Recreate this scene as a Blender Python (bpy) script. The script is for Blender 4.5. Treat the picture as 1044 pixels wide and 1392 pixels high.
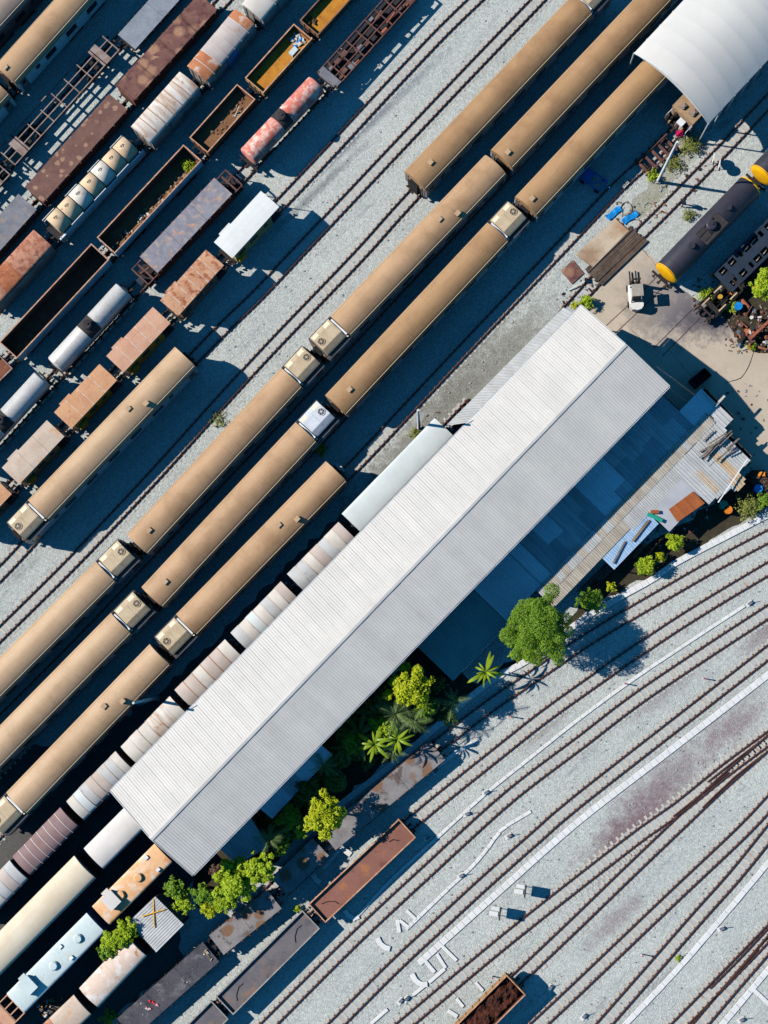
import bpy, bmesh, math, random
from mathutils import Vector, Matrix, Quaternion
R = math.radians
random.seed(7)
for o in list(bpy.data.objects): bpy.data.objects.remove(o)
scene = bpy.context.scene
COL = scene.collection

# ------------------------------------------------------------ camera
H = 130.0                       # height of the drone over the yard
PW, PH = 1044.0, 1392.0         # photo size used for turning pixels into positions
F = 15.0 * H                    # focal length in photo pixels (15 px per metre on the ground)
NX, NY = 585.0, 875.0           # the point straight below the drone
_f = Vector((-(NX - PW/2), (NY - PH/2), -F)).normalized()
CQ = Vector((0, 0, -1)).rotation_difference(_f)
cam = bpy.data.cameras.new('camera')
cam.sensor_fit = 'VERTICAL'; cam.sensor_height = 24.0; cam.lens = F * 24.0 / PH
cam.clip_start = 1.0; cam.clip_end = 2000.0
camo = bpy.data.objects.new('camera', cam); COL.objects.link(camo)
camo.location = (0, 0, H); camo.rotation_mode = 'QUATERNION'; camo.rotation_quaternion = CQ
scene.camera = camo
scene.cycles.diffuse_bounces = 0
scene.render.resolution_x, scene.render.resolution_y = 768, 1024

# ------------------------------------------------------------ light
SUN_EL = 38.0
SD = Vector((1.0, -0.17, 0)).normalized()          # the way shadows fall
sun_dir = Vector((SD.x*math.cos(R(SUN_EL)), SD.y*math.cos(R(SUN_EL)), -math.sin(R(SUN_EL))))
w = bpy.data.worlds.new('World'); scene.world = w; w.use_nodes = True
nt = w.node_tree; nt.nodes.clear()
sky = nt.nodes.new('ShaderNodeTexSky'); sky.sky_type = 'NISHITA'; sky.sun_disc = False
sky.sun_elevation = R(SUN_EL); sky.sun_rotation = math.atan2(-SD.x, -SD.y)
sky.air_density = 1.0; sky.dust_density = 0.0; sky.ozone_density = 10.0; sky.altitude = 3000
bg = nt.nodes.new('ShaderNodeBackground'); bg.inputs[1].default_value = 0.115
wo = nt.nodes.new('ShaderNodeOutputWorld')
tint = nt.nodes.new('ShaderNodeMix'); tint.data_type = 'RGBA'; tint.blend_type = 'MULTIPLY'; tint.inputs[0].default_value = 1.0
tint.inputs[7].default_value = (0.30, 1.02, 0.98, 1.0)      # a deep clear blue sky, the same in every direction
nt.links.new(sky.outputs[0], tint.inputs[6]); nt.links.new(tint.outputs[2], bg.inputs[0]); nt.links.new(bg.outputs[0], wo.inputs[0])
sl = bpy.data.lights.new('sun', 'SUN'); sl.energy = 5.0; sl.angle = R(0.5); sl.color = (1.0, 0.96, 0.90)
slo = bpy.data.objects.new('sun', sl); COL.objects.link(slo); slo.location = (-60, 10, 60)
slo.rotation_mode = 'QUATERNION'; slo.rotation_quaternion = Vector((0, 0, -1)).rotation_difference(sun_dir)
vs = scene.view_settings; vs.view_transform = 'Standard'; vs.look = 'None'; vs.gamma = 1.0; vs.use_curve_mapping = False
vs.exposure = 0.2

# ------------------------------------------------------------ helpers
def at(px, py=None, z=0.0):
    if py is None or isinstance(px, tuple):
        if py is not None: z = py
        px, py = px
    d = CQ @ Vector(((px - PW/2)/F, -(py - PH/2)/F, -1.0))
    t = (z - H)/d.z
    return Vector((d.x*t, d.y*t, z))
def S(r, g, b, k=1.0):
    def c(u):
        u /= 255.0
        return (u/12.92 if u <= 0.04045 else ((u+0.055)/1.055)**2.4)*k
    return (c(r), c(g), c(b), 1.0)

class MB:
    def __init__(s): s.v=[]; s.f=[]; s.m=[]; s.s=[]
    def face(s, ids, mi=0, sm=False): s.f.append(tuple(ids)); s.m.append(mi); s.s.append(sm)
    def add(s, pts): n=len(s.v); s.v.extend([tuple(p) for p in pts]); return n
    def box(s, x0,x1,y0,y1,z0,z1, mi=0):
        n=s.add([(x0,y0,z0),(x1,y0,z0),(x1,y1,z0),(x0,y1,z0),(x0,y0,z1),(x1,y0,z1),(x1,y1,z1),(x0,y1,z1)])
        for q in ((0,3,2,1),(4,5,6,7),(0,1,5,4),(1,2,6,5),(2,3,7,6),(3,0,4,7)): s.face([n+i for i in q], mi)
        return s
    def obox(s, c, ax, ay, az, mi=0):      # oriented box: centre and three half axes
        c=Vector(c); pts=[]
        for k in (-1,1):
            for (i,j) in ((-1,-1),(1,-1),(1,1),(-1,1)): pts.append(c+Vector(ax)*i+Vector(ay)*j+Vector(az)*k)
        n=s.add(pts)
        for q in ((0,3,2,1),(4,5,6,7),(0,1,5,4),(1,2,6,5),(2,3,7,6),(3,0,4,7)): s.face([n+i for i in q], mi)
        return s
    def bar(s, p, q, w, h=None, mi=0):     # square bar between two points
        p=Vector(p); q=Vector(q); d=(q-p); L=d.length
        if L < 1e-6: return s
        d/=L; up=Vector((0,0,1)) if abs(d.z)<0.9 else Vector((1,0,0))
        a=d.cross(up).normalized(); b=a.cross(d)
        return s.obox((p+q)/2, d*L/2, a*w/2, b*(h or w)/2, mi)
    def prof(s, pr, x0, x1, mi=0, sm=False, caps=True):     # closed (y,z) outline pushed along x
        n=len(pr); a=s.add([(x0,y,z) for y,z in pr]); b=s.add([(x1,y,z) for y,z in pr])
        for i in range(n):
            j=(i+1)%n; s.face((a+i,b+i,b+j,a+j), mi, sm)
        if caps:
            a=s.add([(x0,y,z) for y,z in pr]); b=s.add([(x1,y,z) for y,z in pr])
            s.face([a+i for i in range(n)], mi); s.face([b+n-1-i for i in range(n)], mi)
        return s
    def cyl(s, p, q, r0, r1=None, n=12, mi=0, sm=True, caps=True):
        p=Vector(p); q=Vector(q); r1=r0 if r1 is None else r1
        d=(q-p).normalized(); up=Vector((0,0,1)) if abs(d.z)<0.9 else Vector((1,0,0))
        a=d.cross(up).normalized(); b=a.cross(d)
        A=s.add([p+(a*math.cos(t)+b*math.sin(t))*r0 for t in [2*math.pi*i/n for i in range(n)]])
        B=s.add([q+(a*math.cos(t)+b*math.sin(t))*r1 for t in [2*math.pi*i/n for i in range(n)]])
        for i in range(n):
            j=(i+1)%n; s.face((A+i,A+j,B+j,B+i), mi, sm)
        if caps:
            A2=s.add(s.v[A:A+n]); B2=s.add(s.v[B:B+n])
            s.face([A2+n-1-i for i in range(n)], mi); s.face([B2+i for i in range(n)], mi)
        return s
    def tube(s, pts, r, n=6, mi=0):
        for i in range(len(pts)-1): s.cyl(pts[i], pts[i+1], r if not callable(r) else r(i), r if not callable(r) else r(i+1), n, mi)
        return s
    def lathex(s, pr, n=24, mi=0, yc=0, zc=0, sm=True):     # (x, radius) turned round the x axis
        rows=[]
        for x,r in pr:
            rows.append(s.add([(x, yc+r*math.cos(2*math.pi*i/n), zc+r*math.sin(2*math.pi*i/n)) for i in range(n)]))
        for k in range(len(rows)-1):
            for i in range(n):
                j=(i+1)%n; s.face((rows[k]+i,rows[k]+j,rows[k+1]+j,rows[k+1]+i), mi, sm)
        A2=s.add(s.v[rows[0]:rows[0]+n]); B2=s.add(s.v[rows[-1]:rows[-1]+n]); s.face([A2+n-1-i for i in range(n)], mi); s.face([B2+i for i in range(n)], mi)
        return s
    def mesh(s, name, mats):
        me=bpy.data.meshes.new(name); me.from_pydata(s.v, [], s.f); me.update()
        if not isinstance(mats,(list,tuple)): mats=[mats]
        for m in mats: me.materials.append(mat(m))
        me.polygons.foreach_set('material_index', s.m); me.polygons.foreach_set('use_smooth', s.s)
        return me
    def build(s, name, mats, parent=None, loc=None, rot=None):
        return inst(s.mesh(name, mats), name, parent, loc, rot)
def inst(me, name, parent=None, loc=None, rot=None, scale=None):
    o=bpy.data.objects.new(name, me); COL.objects.link(o)
    if parent is not None: o.parent=parent
    if loc is not None: o.location=loc
    if rot is not None: o.rotation_euler=rot
    if scale is not None: o.scale=scale
    return o
def tag(o, label=None, cat=None, group=None, kind=None):
    if label: o['label']=label
    if cat: o['category']=cat
    if group: o['group']=group
    if kind: o['kind']=kind
    return o
def thing(name, label, cat, loc=(0,0,0), rz=0, group=None):
    o=bpy.data.objects.new(name, None); COL.objects.link(o); o.location=loc; o.rotation_euler=(0,0,rz)
    o.empty_display_size=0.3
    return tag(o, label, cat, group)
CACHE={}
def cached(key, fn):
    if key not in CACHE: CACHE[key]=fn()
    return CACHE[key]
def frame(p0, p1, z):            # two photo points on one level -> centre on the ground, heading, length
    a=at(p0, z); b=at(p1, z); c=(a+b)/2; d=b-a
    return Vector((c.x,c.y,0)), math.atan2(d.y,d.x), d.length
def tolocal(root, p):
    q=Matrix.Rotation(-root.rotation_euler.z,4,'Z') @ (Vector(p)-root.location); return q
def crom(pts, step=1.0):
    P=[Vector(p) for p in pts]; P=[P[0]*2-P[1]]+P+[P[-1]*2-P[-2]]; out=[]
    for i in range(1,len(P)-2):
        n=max(2,int((P[i+1]-P[i]).length/step))
        for k in range(n):
            t=k/n; a,b,c,d=P[i-1],P[i],P[i+1],P[i+2]
            out.append(0.5*((2*b)+(c-a)*t+(2*a-5*b+4*c-d)*t*t+(3*b-a-3*c+d)*t*t*t))
    out.append(P[-2].copy()); return out
def resample(pts, step, start=0.0):
    out=[]; acc=-start
    for i in range(len(pts)-1):
        d=pts[i+1]-pts[i]; L=d.length
        if L<1e-9: continue
        t=0
        while acc+ (L-t) >= 0:
            t+= -acc if acc<0 else 0
            if t>L: break
            out.append((pts[i]+d*(t/L), d/L)); acc=-step
        else:
            acc+=L-t; continue
    return out
def resample(pts, step):
    out=[]; nxt=0.0; s=0.0
    for i in range(len(pts)-1):
        d=pts[i+1]-pts[i]; L=d.length
        if L<1e-9: continue
        while nxt<=s+L:
            out.append((pts[i]+d*((nxt-s)/L), d/L)); nxt+=step
        s+=L
    return out

# ------------------------------------------------------------ materials
MATS={}; SPEC={}
def spec(name, c1, c2=None, **k): SPEC[name]=(c1, c2, k)
def mat(name):
    if name in MATS: return MATS[name]
    c1,c2,k=SPEC[name]
    m=bpy.data.materials.new(name); m.use_nodes=True; T=m.node_tree; N=T.nodes; Lk=T.links
    b=N['Principled BSDF']
    b.inputs['Roughness'].default_value=k.get('rough',0.75); b.inputs['Metallic'].default_value=k.get('metal',0.0)
    b.inputs['Specular IOR Level'].default_value=k.get('spec',0.3)
    geo=N.new('ShaderNodeNewGeometry'); pos=geo.outputs['Position']
    def vec(rot, sx, sy, sz):
        mp=N.new('ShaderNodeMapping'); mp.vector_type='POINT'
        # rotate first, then scale
        mp.inputs['Rotation'].default_value=(0,0,R(-rot)); Lk.new(pos, mp.inputs['Vector'])
        m2=N.new('ShaderNodeMapping'); m2.inputs['Scale'].default_value=(sx,sy,sz); Lk.new(mp.outputs[0], m2.inputs['Vector']); return m2.outputs[0]
    def noise(v, scale, det=4, rough=0.6):
        n=N.new('ShaderNodeTexNoise'); n.inputs['Scale'].default_value=scale; n.inputs['Detail'].default_value=det; n.inputs['Roughness'].default_value=rough
        Lk.new(v, n.inputs['Vector']); return n.outputs['Fac']
    def ramp(v, a, bb):
        r=N.new('ShaderNodeMapRange'); r.inputs['From Min'].default_value=a; r.inputs['From Max'].default_value=bb; r.clamp=True; Lk.new(v, r.inputs['Value']); return r.outputs[0]
    def mix(f, a, bb):
        x=N.new('ShaderNodeMix'); x.data_type='RGBA'; x.clamp_factor=True
        if isinstance(f,float): x.inputs[0].default_value=f
        else: Lk.new(f, x.inputs[0])
        for i,s in ((6,a),(7,bb)):
            if isinstance(s,tuple): x.inputs[i].default_value=s
            else: Lk.new(s, x.inputs[i])
        return x.outputs[2]
    col=c1
    if c2: col=mix(ramp(noise(pos, k.get('scale',1.2)), 0.35, 0.68), c1, c2)
    if 'leaf' in k:                       # leaf-to-leaf variety
        col=mix(ramp(noise(pos, k['leaf'], 2), 0.3, 0.7), col, k['leafc'])
    if 'streak' in k:                     # long marks along a heading
        rot,sx,sy,amt,sc=k['streak']; col=mix(math_mul(N,Lk,ramp(noise(vec(rot,sx,sy,1),1.0,3),0.45,0.75),amt), col, sc)
    for key in ('rust','rust2','spots'):
        if key in k:
            rc,sc_,lo,hi=k[key]
            if key=='spots':
                v=N.new('ShaderNodeTexVoronoi'); v.inputs['Scale'].default_value=sc_
                nv=N.new('ShaderNodeTexNoise'); nv.inputs['Scale'].default_value=2.5; Lk.new(pos,nv.inputs['Vector'])
                va=N.new('ShaderNodeVectorMath'); va.operation='MULTIPLY_ADD'; Lk.new(nv.outputs['Color'],va.inputs[0]); va.inputs[1].default_value=(0.35,0.35,0); Lk.new(pos,va.inputs[2])
                Lk.new(va.outputs[0],v.inputs['Vector']); f=ramp(v.outputs['Distance'],hi,lo)
                # only some cells
                cs=N.new('ShaderNodeSeparateColor'); Lk.new(v.outputs['Color'],cs.inputs[0]); f=math_mul(N,Lk,f,ramp(cs.outputs[0],0.15,0.5))
            else: f=ramp(noise(pos,sc_,6,0.65),lo,hi)
            col=mix(f,col,rc)
    if 'fine' in k:                       # fine speckle
        sc_,amt,fc=k['fine']; col=mix(math_mul(N,Lk,ramp(noise(pos,sc_,3,0.7),0.42,0.66),amt),col,fc)
    if 'rand' in k:                       # piece-to-piece variety
        oi=N.new('ShaderNodeObjectInfo'); mr=N.new('ShaderNodeMapRange'); mr.inputs['To Min'].default_value=1-k['rand']; mr.inputs['To Max'].default_value=1+k['rand']; Lk.new(oi.outputs['Random'],mr.inputs['Value'])
        cc=N.new('ShaderNodeCombineColor'); [Lk.new(mr.outputs[0],cc.inputs[i]) for i in range(3)]
        x=N.new('ShaderNodeMix'); x.data_type='RGBA'; x.blend_type='MULTIPLY'; x.inputs[0].default_value=1.0
        if isinstance(col,tuple): x.inputs[6].default_value=col
        else: Lk.new(col,x.inputs[6])
        Lk.new(cc.outputs[0],x.inputs[7]); col=x.outputs[2]
    if isinstance(col,tuple): b.inputs['Base Color'].default_value=col
    else: Lk.new(col,b.inputs['Base Color'])
    if 'bump' in k:
        sc_,st=k['bump']; bn=N.new('ShaderNodeBump'); bn.inputs['Strength'].default_value=st; bn.inputs['Distance'].default_value=0.05
        Lk.new(noise(pos,sc_,4,0.7),bn.inputs['Height']); Lk.new(bn.outputs[0],b.inputs['Normal'])
    if 'trans' in k:
        b.inputs['Subsurface Weight'].default_value=0
        tr=N.new('ShaderNodeBsdfTranslucent'); ms=N.new('ShaderNodeMixShader'); ms.inputs[0].default_value=k['trans']
        if isinstance(col,tuple): tr.inputs[0].default_value=col
        else: Lk.new(col,tr.inputs[0])
        Lk.new(b.outputs[0],ms.inputs[1]); Lk.new(tr.outputs[0],ms.inputs[2]); Lk.new(ms.outputs[0],N['Material Output'].inputs[0])
    MATS[name]=m; return m
def math_mul(N,Lk,a,bv):
    n=N.new('ShaderNodeMath'); n.operation='MULTIPLY'; Lk.new(a,n.inputs[0])
    if isinstance(bv,(int,float)): n.inputs[1].default_value=bv
    else: Lk.new(bv,n.inputs[1])
    return n.outputs[0]

RUST=S(122,66,44); RUSTD=S(78,44,34); RUSTO=S(190,112,50); ROTC=46
spec('tan', S(191,154,116), S(177,141,105), scale=0.35, rough=0.55, streak=(ROTC,0.15,1.6,0.35,S(160,120,84)), rust=(S(160,124,88),0.35,0.52,0.75), fine=(9,0.2,S(120,90,66)))
spec('tan_dark', S(176,138,97), S(163,126,88), scale=0.35, rough=0.55, streak=(ROTC,0.15,1.6,0.35,S(140,104,72)), rust=(S(146,110,76),0.35,0.52,0.75), fine=(9,0.2,S(110,84,60)))
spec('tan_pale', S(200,167,131), S(187,154,119), scale=0.35, rough=0.55, streak=(ROTC,0.15,1.6,0.35,S(172,136,100)), rust=(S(176,142,106),0.35,0.52,0.75), fine=(9,0.2,S(130,100,76)))
spec('tan_grey', S(165,145,128), S(150,130,115), scale=0.4, rough=0.6, fine=(9,0.15,S(100,84,70)))
spec('gutter', S(232,200,160), None, rough=0.5)
spec('coach_side', S(206,202,198), S(188,182,178), scale=0.8, rough=0.45, fine=(8,0.2,S(110,100,92)))
spec('coach_grey', S(112,106,106), S(94,88,88), scale=0.8, rough=0.5)
spec('glass', S(14,18,24), None, rough=0.15, spec=0.5)
spec('under', S(52,46,42), S(38,34,32), scale=3, rough=0.85)
spec('steel_dark', S(46,42,42), S(66,52,46), scale=2.5, rough=0.8)
spec('bellows', S(34,32,32), None, rough=0.9)
spec('ac', S(206,184,150), S(190,166,132), scale=1.4, rough=0.6, fine=(10,0.25,S(140,118,90)))
spec('ac_white', S(218,220,222), S(196,200,204), scale=1.4, rough=0.55, fine=(10,0.2,S(150,150,150)))
spec('ac_panel', S(236,218,186), None, rough=0.55)
spec('deck', S(84,78,74), S(66,60,58), scale=2, rough=0.8)
spec('white_paint', S(232,232,230), S(215,214,210), scale=2, rough=0.5)
spec('fan', S(96,88,80), S(60,56,52), scale=8, rough=0.6, metal=0.3)
# wagons
spec('rust', S(128,82,66), S(106,62,50), scale=1.0, rough=0.9, rust=(S(160,92,52),2.2,0.55,0.72), fine=(7,0.4,S(80,48,42)))
spec('rust_brown', S(128,94,82), S(108,76,68), scale=0.9, rough=0.9, spots=(S(166,130,106),1.5,0.3,0.38), rust=(S(196,126,62),0.9,0.66,0.72), fine=(7,0.35,S(76,50,46)))
spec('rust_lid', S(136,96,84), S(110,74,68), scale=0.6, rough=0.9, spots=(S(172,130,102),0.8,0.3,0.55), rust=(S(96,60,58),1.4,0.5,0.62), fine=(7,0.35,S(80,52,48)))
spec('rust_orange', S(176,104,66), S(150,82,52), scale=1.2, rough=0.9, rust=(S(120,66,46),2.5,0.5,0.68), fine=(8,0.35,S(206,150,116)))
spec('rust_red', S(160,92,66), S(196,150,124), scale=1.6, rough=0.9, rust=(S(128,66,46),2.2,0.5,0.66), fine=(10,0.4,S(190,140,112)))
spec('silver_rust', S(188,176,168), S(168,152,146), scale=0.8, rough=0.6, rust=(S(178,110,66),0.9,0.6,0.74))
spec('rust_silver', S(186,120,80), S(166,100,64), scale=0.8, rough=0.7, rust=(S(206,190,176),1.0,0.52,0.66))
spec('white_stain', S(216,208,198), S(200,190,178), scale=0.9, rough=0.7, streak=(ROTC,2.2,0.25,0.9,S(164,122,84)), rust=(S(170,118,78),1.6,0.58,0.7))
spec('white_cream', S(208,200,188), S(192,182,170), scale=0.8, rough=0.65, rust=(S(196,160,126),1.1,0.62,0.8))
spec('white_grey', S(190,188,184), S(172,170,166), scale=0.8, rough=0.65, rust=(S(146,142,144),1.3,0.58,0.72))
spec('grey_pink', S(192,176,164), S(176,160,148), scale=0.8, rough=0.7, rust=(S(206,138,84),1.2,0.66,0.76))
spec('purple_brown', S(146,120,116), S(130,104,102), scale=0.9, rough=0.75, rust=(S(160,112,96),1.3,0.6,0.75))
spec('batten', S(206,190,178), None, rough=0.7)
spec('batten_rust', S(170,120,84), None, rough=0.8)
spec('grey_rust', S(140,138,146), S(120,118,126), scale=0.8, rough=0.7, rust=(S(206,146,98),1.3,0.57,0.65), rust2=(S(168,150,140),2.0,0.5,0.66))
spec('grey_flat', S(134,134,138), S(110,110,118), scale=0.9, rough=0.8, rust=(S(158,136,116),1.2,0.53,0.68), fine=(6,0.3,S(96,92,94)))
spec('grey_pale', S(146,152,160), S(128,134,142), scale=1.0, rough=0.8, fine=(6,0.3,S(96,98,104)))
spec('gond_white', S(226,226,224), S(204,206,208), scale=1.1, rough=0.6, rust=(S(150,104,78),1.4,0.62,0.74))
spec('gond_rim', S(206,160,130), S(170,116,86), scale=2, rough=0.8)
spec('gond_in', S(134,84,62), S(104,64,50), scale=1.2, rough=0.95, rust=(S(166,108,66),0.8,0.54,0.7))
spec('gond_in_brown', S(132,92,62), S(108,74,52), scale=1.0, rough=0.95, fine=(7,0.4,S(160,124,90)))
spec('gond_in_yellow', S(196,134,46), S(170,108,38), scale=1.2, rough=0.9, rust=(S(120,72,36),1.6,0.58,0.72))
spec('gond_out_rust', S(150,104,74), S(120,78,56), scale=1.4, rough=0.9)
spec('gond_out_yellow', S(190,150,96), S(160,116,70), scale=1.4, rough=0.85)
spec('floor_redbrown', S(146,100,86), S(130,86,74), scale=0.5, rough=0.9, rust=(S(176,114,66),0.6,0.55,0.7), rust2=(S(112,70,60),0.8,0.56,0.7), fine=(9,0.2,S(110,72,62)))
spec('floor_grey', S(118,112,112), S(98,94,98), scale=0.5, rough=0.85, rust=(S(146,112,90),0.6,0.54,0.72), rust2=(S(84,78,82),0.9,0.55,0.7), fine=(9,0.2,S(84,80,84)))
spec('debris_a', S(170,140,104), S(140,110,80), scale=3, rough=0.95)
spec('debris_b', S(214,210,200), S(170,160,148), scale=3, rough=0.9)
spec('debris_c', S(96,70,56), S(70,50,42), scale=3, rough=0.95)
spec('load_brown', S(74,36,24), S(48,24,18), scale=1.6, rough=0.95, bump=(4,1.0), fine=(5,0.4,S(110,58,36)))
spec('tank_silver', S(214,208,200), S(196,190,182), scale=0.8, rough=0.42, metal=0.15, rust=(S(150,130,112),1.2,0.62,0.76), fine=(6,0.3,S(150,142,134)))
spec('tank_red', S(212,126,108), S(198,104,88), scale=1.0, rough=0.65, rust=(S(232,196,180),1.4,0.46,0.62), rust2=(S(150,64,54),2.2,0.6,0.72))
spec('tank_black', S(56,54,62), S(46,44,52), scale=0.7, rough=0.5, fine=(6,0.25,S(76,74,84)))
spec('tank_band', S(64,58,56), S(48,44,44), scale=2, rough=0.8)
spec('yellow', S(244,180,6), S(236,168,10), scale=1.5, rough=0.5)
spec('yellow_old', S(206,160,40), S(176,128,50), scale=1.6, rough=0.75, rust=(S(140,96,60),1.8,0.58,0.7))
spec('yellow_pale', S(196,168,104), S(168,140,92), scale=1.6, rough=0.8, rust=(S(150,116,84),1.8,0.55,0.7))
spec('roof_salmon', S(206,158,128), S(192,140,110), scale=0.8, rough=0.8, rust=(S(160,92,62),2.4,0.64,0.74), fine=(6,0.2,S(222,190,168)))
spec('roof_salmon_rust', S(206,160,124), S(190,138,104), scale=1.0, rough=0.85, rust=(S(156,86,56),1.6,0.5,0.62), fine=(6,0.25,S(150,90,64)))
spec('roof_orange', S(204,150,106), S(190,132,92), scale=0.9, rough=0.8, rust=(S(176,112,74),2.0,0.6,0.7), fine=(6,0.25,S(228,200,176)))
spec('roof_buff', S(206,186,166), S(190,168,148), scale=0.9, rough=0.8, rust=(S(206,154,110),1.2,0.56,0.7), fine=(6,0.2,S(160,130,106)))
spec('roof_white', S(230,228,220), S(218,216,209), scale=0.6, rough=0.6, fine=(5,0.12,S(180,190,190)))
spec('roof_teal', S(206,216,212), S(196,208,205), scale=0.5, rough=0.6, rust=(S(206,200,172),0.9,0.54,0.72), rust2=(S(150,168,168),1.6,0.6,0.75), fine=(5,0.2,S(160,176,176)))
spec('roof_orange2', S(234,186,138), S(224,166,112), scale=0.6, rough=0.7, rust=(S(232,216,194),0.8,0.5,0.66), rust2=(S(206,134,82),1.2,0.58,0.7), fine=(5,0.15,S(180,110,66)))
spec('roof_pink', S(222,198,178), S(208,182,162), scale=0.6, rough=0.7, rust=(S(186,120,74),1.4,0.6,0.7), rust2=(S(232,222,212),0.9,0.52,0.64), fine=(6,0.2,S(190,170,156)))
spec('roof_cream', S(220,205,178), S(208,190,160), scale=0.4, rough=0.6, streak=(ROTC,0.2,1.6,0.4,S(232,222,204)), fine=(5,0.1,S(180,150,120)))
spec('roof_cream2', S(222,214,204), S(206,200,192), scale=0.5, rough=0.6, fine=(5,0.15,S(180,160,140)))
spec('roof_mint', S(206,210,204), S(194,198,194), scale=0.5, rough=0.6, fine=(6,0.12,S(160,170,160)))
spec('side_rust', S(150,110,88), S(120,84,68), scale=1.3, rough=0.85)
spec('side_grey', S(160,156,150), S(132,126,122), scale=1.3, rough=0.8, rust=(S(136,96,74),1.6,0.58,0.7))
spec('side_blue', S(90,132,180), S(70,110,156), scale=1.3, rough=0.7)
spec('side_dark', S(52,50,52), S(40,38,40), scale=1.6, rough=0.85)
spec('deck_stain', S(146,140,136), S(124,120,120), scale=0.7, rough=0.85, spots=(S(128,96,72),0.75,0.36,0.5), rust=(S(96,84,78),0.9,0.54,0.62), rust2=(S(178,122,80),1.6,0.66,0.74), fine=(7,0.25,S(96,88,84)))
spec('deck_dark', S(78,76,82), S(60,58,66), scale=0.7, rough=0.8, rust=(S(116,112,114),0.9,0.54,0.7), rust2=(S(44,42,50),0.7,0.56,0.66), fine=(7,0.2,S(120,116,120)))
spec('frame_bare', S(158,142,134), S(120,96,86), scale=1.6, rough=0.85)
spec('frame_rust', S(112,80,72), S(86,58,54), scale=1.8, rough=0.9, rust=(S(146,92,62),2.4,0.55,0.7))
spec('pipe_rust', S(166,96,70), S(140,76,56), scale=2, rough=0.85)
spec('pink', S(226,150,160), None, rough=0.8)
spec('shed_sheet', S(213,206,196), S(202,196,187), scale=0.5, rough=0.55, rand=0.035, streak=(ROTC,1.3,0.08,0.5,S(200,195,188)), rust=(S(196,184,170),0.45,0.62,0.8), fine=(4,0.12,S(184,176,164)))
spec('drum_tan', S(222,190,152), S(206,172,134), scale=1.2, rough=0.75, rust=(S(150,106,74),2.0,0.58,0.7), fine=(6,0.3,S(214,196,170)))
spec('drum_cream', S(228,218,202), S(214,202,184), scale=1.2, rough=0.75, rust=(S(166,130,98),2.0,0.6,0.72), fine=(6,0.25,S(180,160,136)))
spec('shed_nw', S(238,233,226), S(226,222,216), scale=0.5, rough=0.55, streak=(ROTC,1.3,0.08,0.4,S(208,204,198)), fine=(4,0.1,S(190,182,170)))
spec('shed_se', S(200,204,206), S(184,188,190), scale=0.5, rough=0.5, streak=(ROTC,1.3,0.08,0.4,S(164,168,170)), fine=(4,0.12,S(150,150,148)))
spec('ballast_bed', S(184,186,180), S(173,176,172), scale=0.35, rough=0.95, rust=(S(172,158,144),0.8,0.52,0.75), fine=(6,0.45,S(152,150,146)), bump=(8,0.5))
spec('ridge_cap', S(196,196,194), None, rough=0.5)
spec('gi_light', S(200,200,196), S(182,182,180), scale=0.9, rough=0.6, streak=(ROTC,1.6,0.2,0.5,S(160,156,150)), fine=(5,0.2,S(150,140,130)))
spec('gi_brown', S(194,184,168), S(176,164,148), scale=1.1, rough=0.75, streak=(ROTC,2.4,0.3,0.6,S(126,112,96)), fine=(5,0.25,S(196,186,170)))
spec('gi_mid', S(196,198,200), S(178,182,184), scale=0.8, rough=0.6, streak=(ROTC,1.6,0.2,0.5,S(104,108,112)))
spec('gi_dark', S(170,174,178), S(154,160,164), scale=0.8, rough=0.65, streak=(ROTC,1.6,0.2,0.5,S(118,122,126)))
spec('gi_green', S(134,166,162), S(118,150,148), scale=0.6, rough=0.65)
spec('gi_bright', S(220,228,232), S(208,216,222), scale=0.6, rough=0.6)
spec('gi_blue', S(170,200,226), S(150,184,216), scale=0.8, rough=0.6, streak=(ROTC,1.6,0.2,0.5,S(120,160,204)), fine=(5,0.25,S(214,224,232)))
spec('gi_rust', S(166,94,50), S(150,80,42), scale=1.0, rough=0.85, fine=(7,0.3,S(120,62,36)))
spec('gi_tan', S(206,180,146), S(190,160,126), scale=1.4, rough=0.75)
spec('ply', S(182,182,186), S(166,168,172), scale=0.7, rough=0.7, fine=(4,0.15,S(206,190,160)))
spec('green_sheet', S(30,150,120), None, rough=0.6)
spec('wood', S(150,124,98), S(110,90,72), scale=3, rough=0.85)
spec('wood_grey', S(138,126,116), S(96,84,76), scale=4, rough=0.9)
spec('wood_dark', S(96,80,68), S(66,54,48), scale=3, rough=0.9, streak=(ROTC,0.3,6,0.6,S(130,112,96)))
spec('wall_dark', S(126,120,114), S(76,72,70), scale=1, rough=0.9)
spec('tent', S(247,242,233), S(240,235,227), scale=0.3, bump=(1.2,0.25), rough=0.6, trans=0.4)
spec('tent_frame', S(196,198,200), None, rough=0.5, metal=0.3)
spec('concrete', S(196,190,182), S(176,170,164), scale=1.2, rough=0.85, fine=(7,0.25,S(150,144,138)))
spec('concrete_white', S(228,226,221), S(212,210,205), scale=1.0, rough=0.85, fine=(8,0.2,S(170,168,162)))
spec('sleeper', S(202,193,178), S(188,184,175), scale=0.5, rough=0.9, rust=(S(168,122,84),0.9,0.58,0.72), fine=(9,0.3,S(140,132,122)))
spec('sleeper_wood', S(150,118,92), S(120,92,74), scale=1.2, rough=0.9)
spec('rail', S(92,58,46), S(66,42,36), scale=1.4, rough=0.6, metal=0.1)
spec('clip', S(150,108,88), S(122,84,68), scale=4, rough=0.9)
spec('leaf_bright', S(166,192,30), S(130,164,22), scale=1.2, rough=0.5, leaf=6, leafc=S(186,206,40), trans=0.3)
spec('leaf_mid', S(118,156,36), S(84,124,26), scale=1.0, rough=0.5, leaf=5, leafc=S(134,168,42), trans=0.3)
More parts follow.
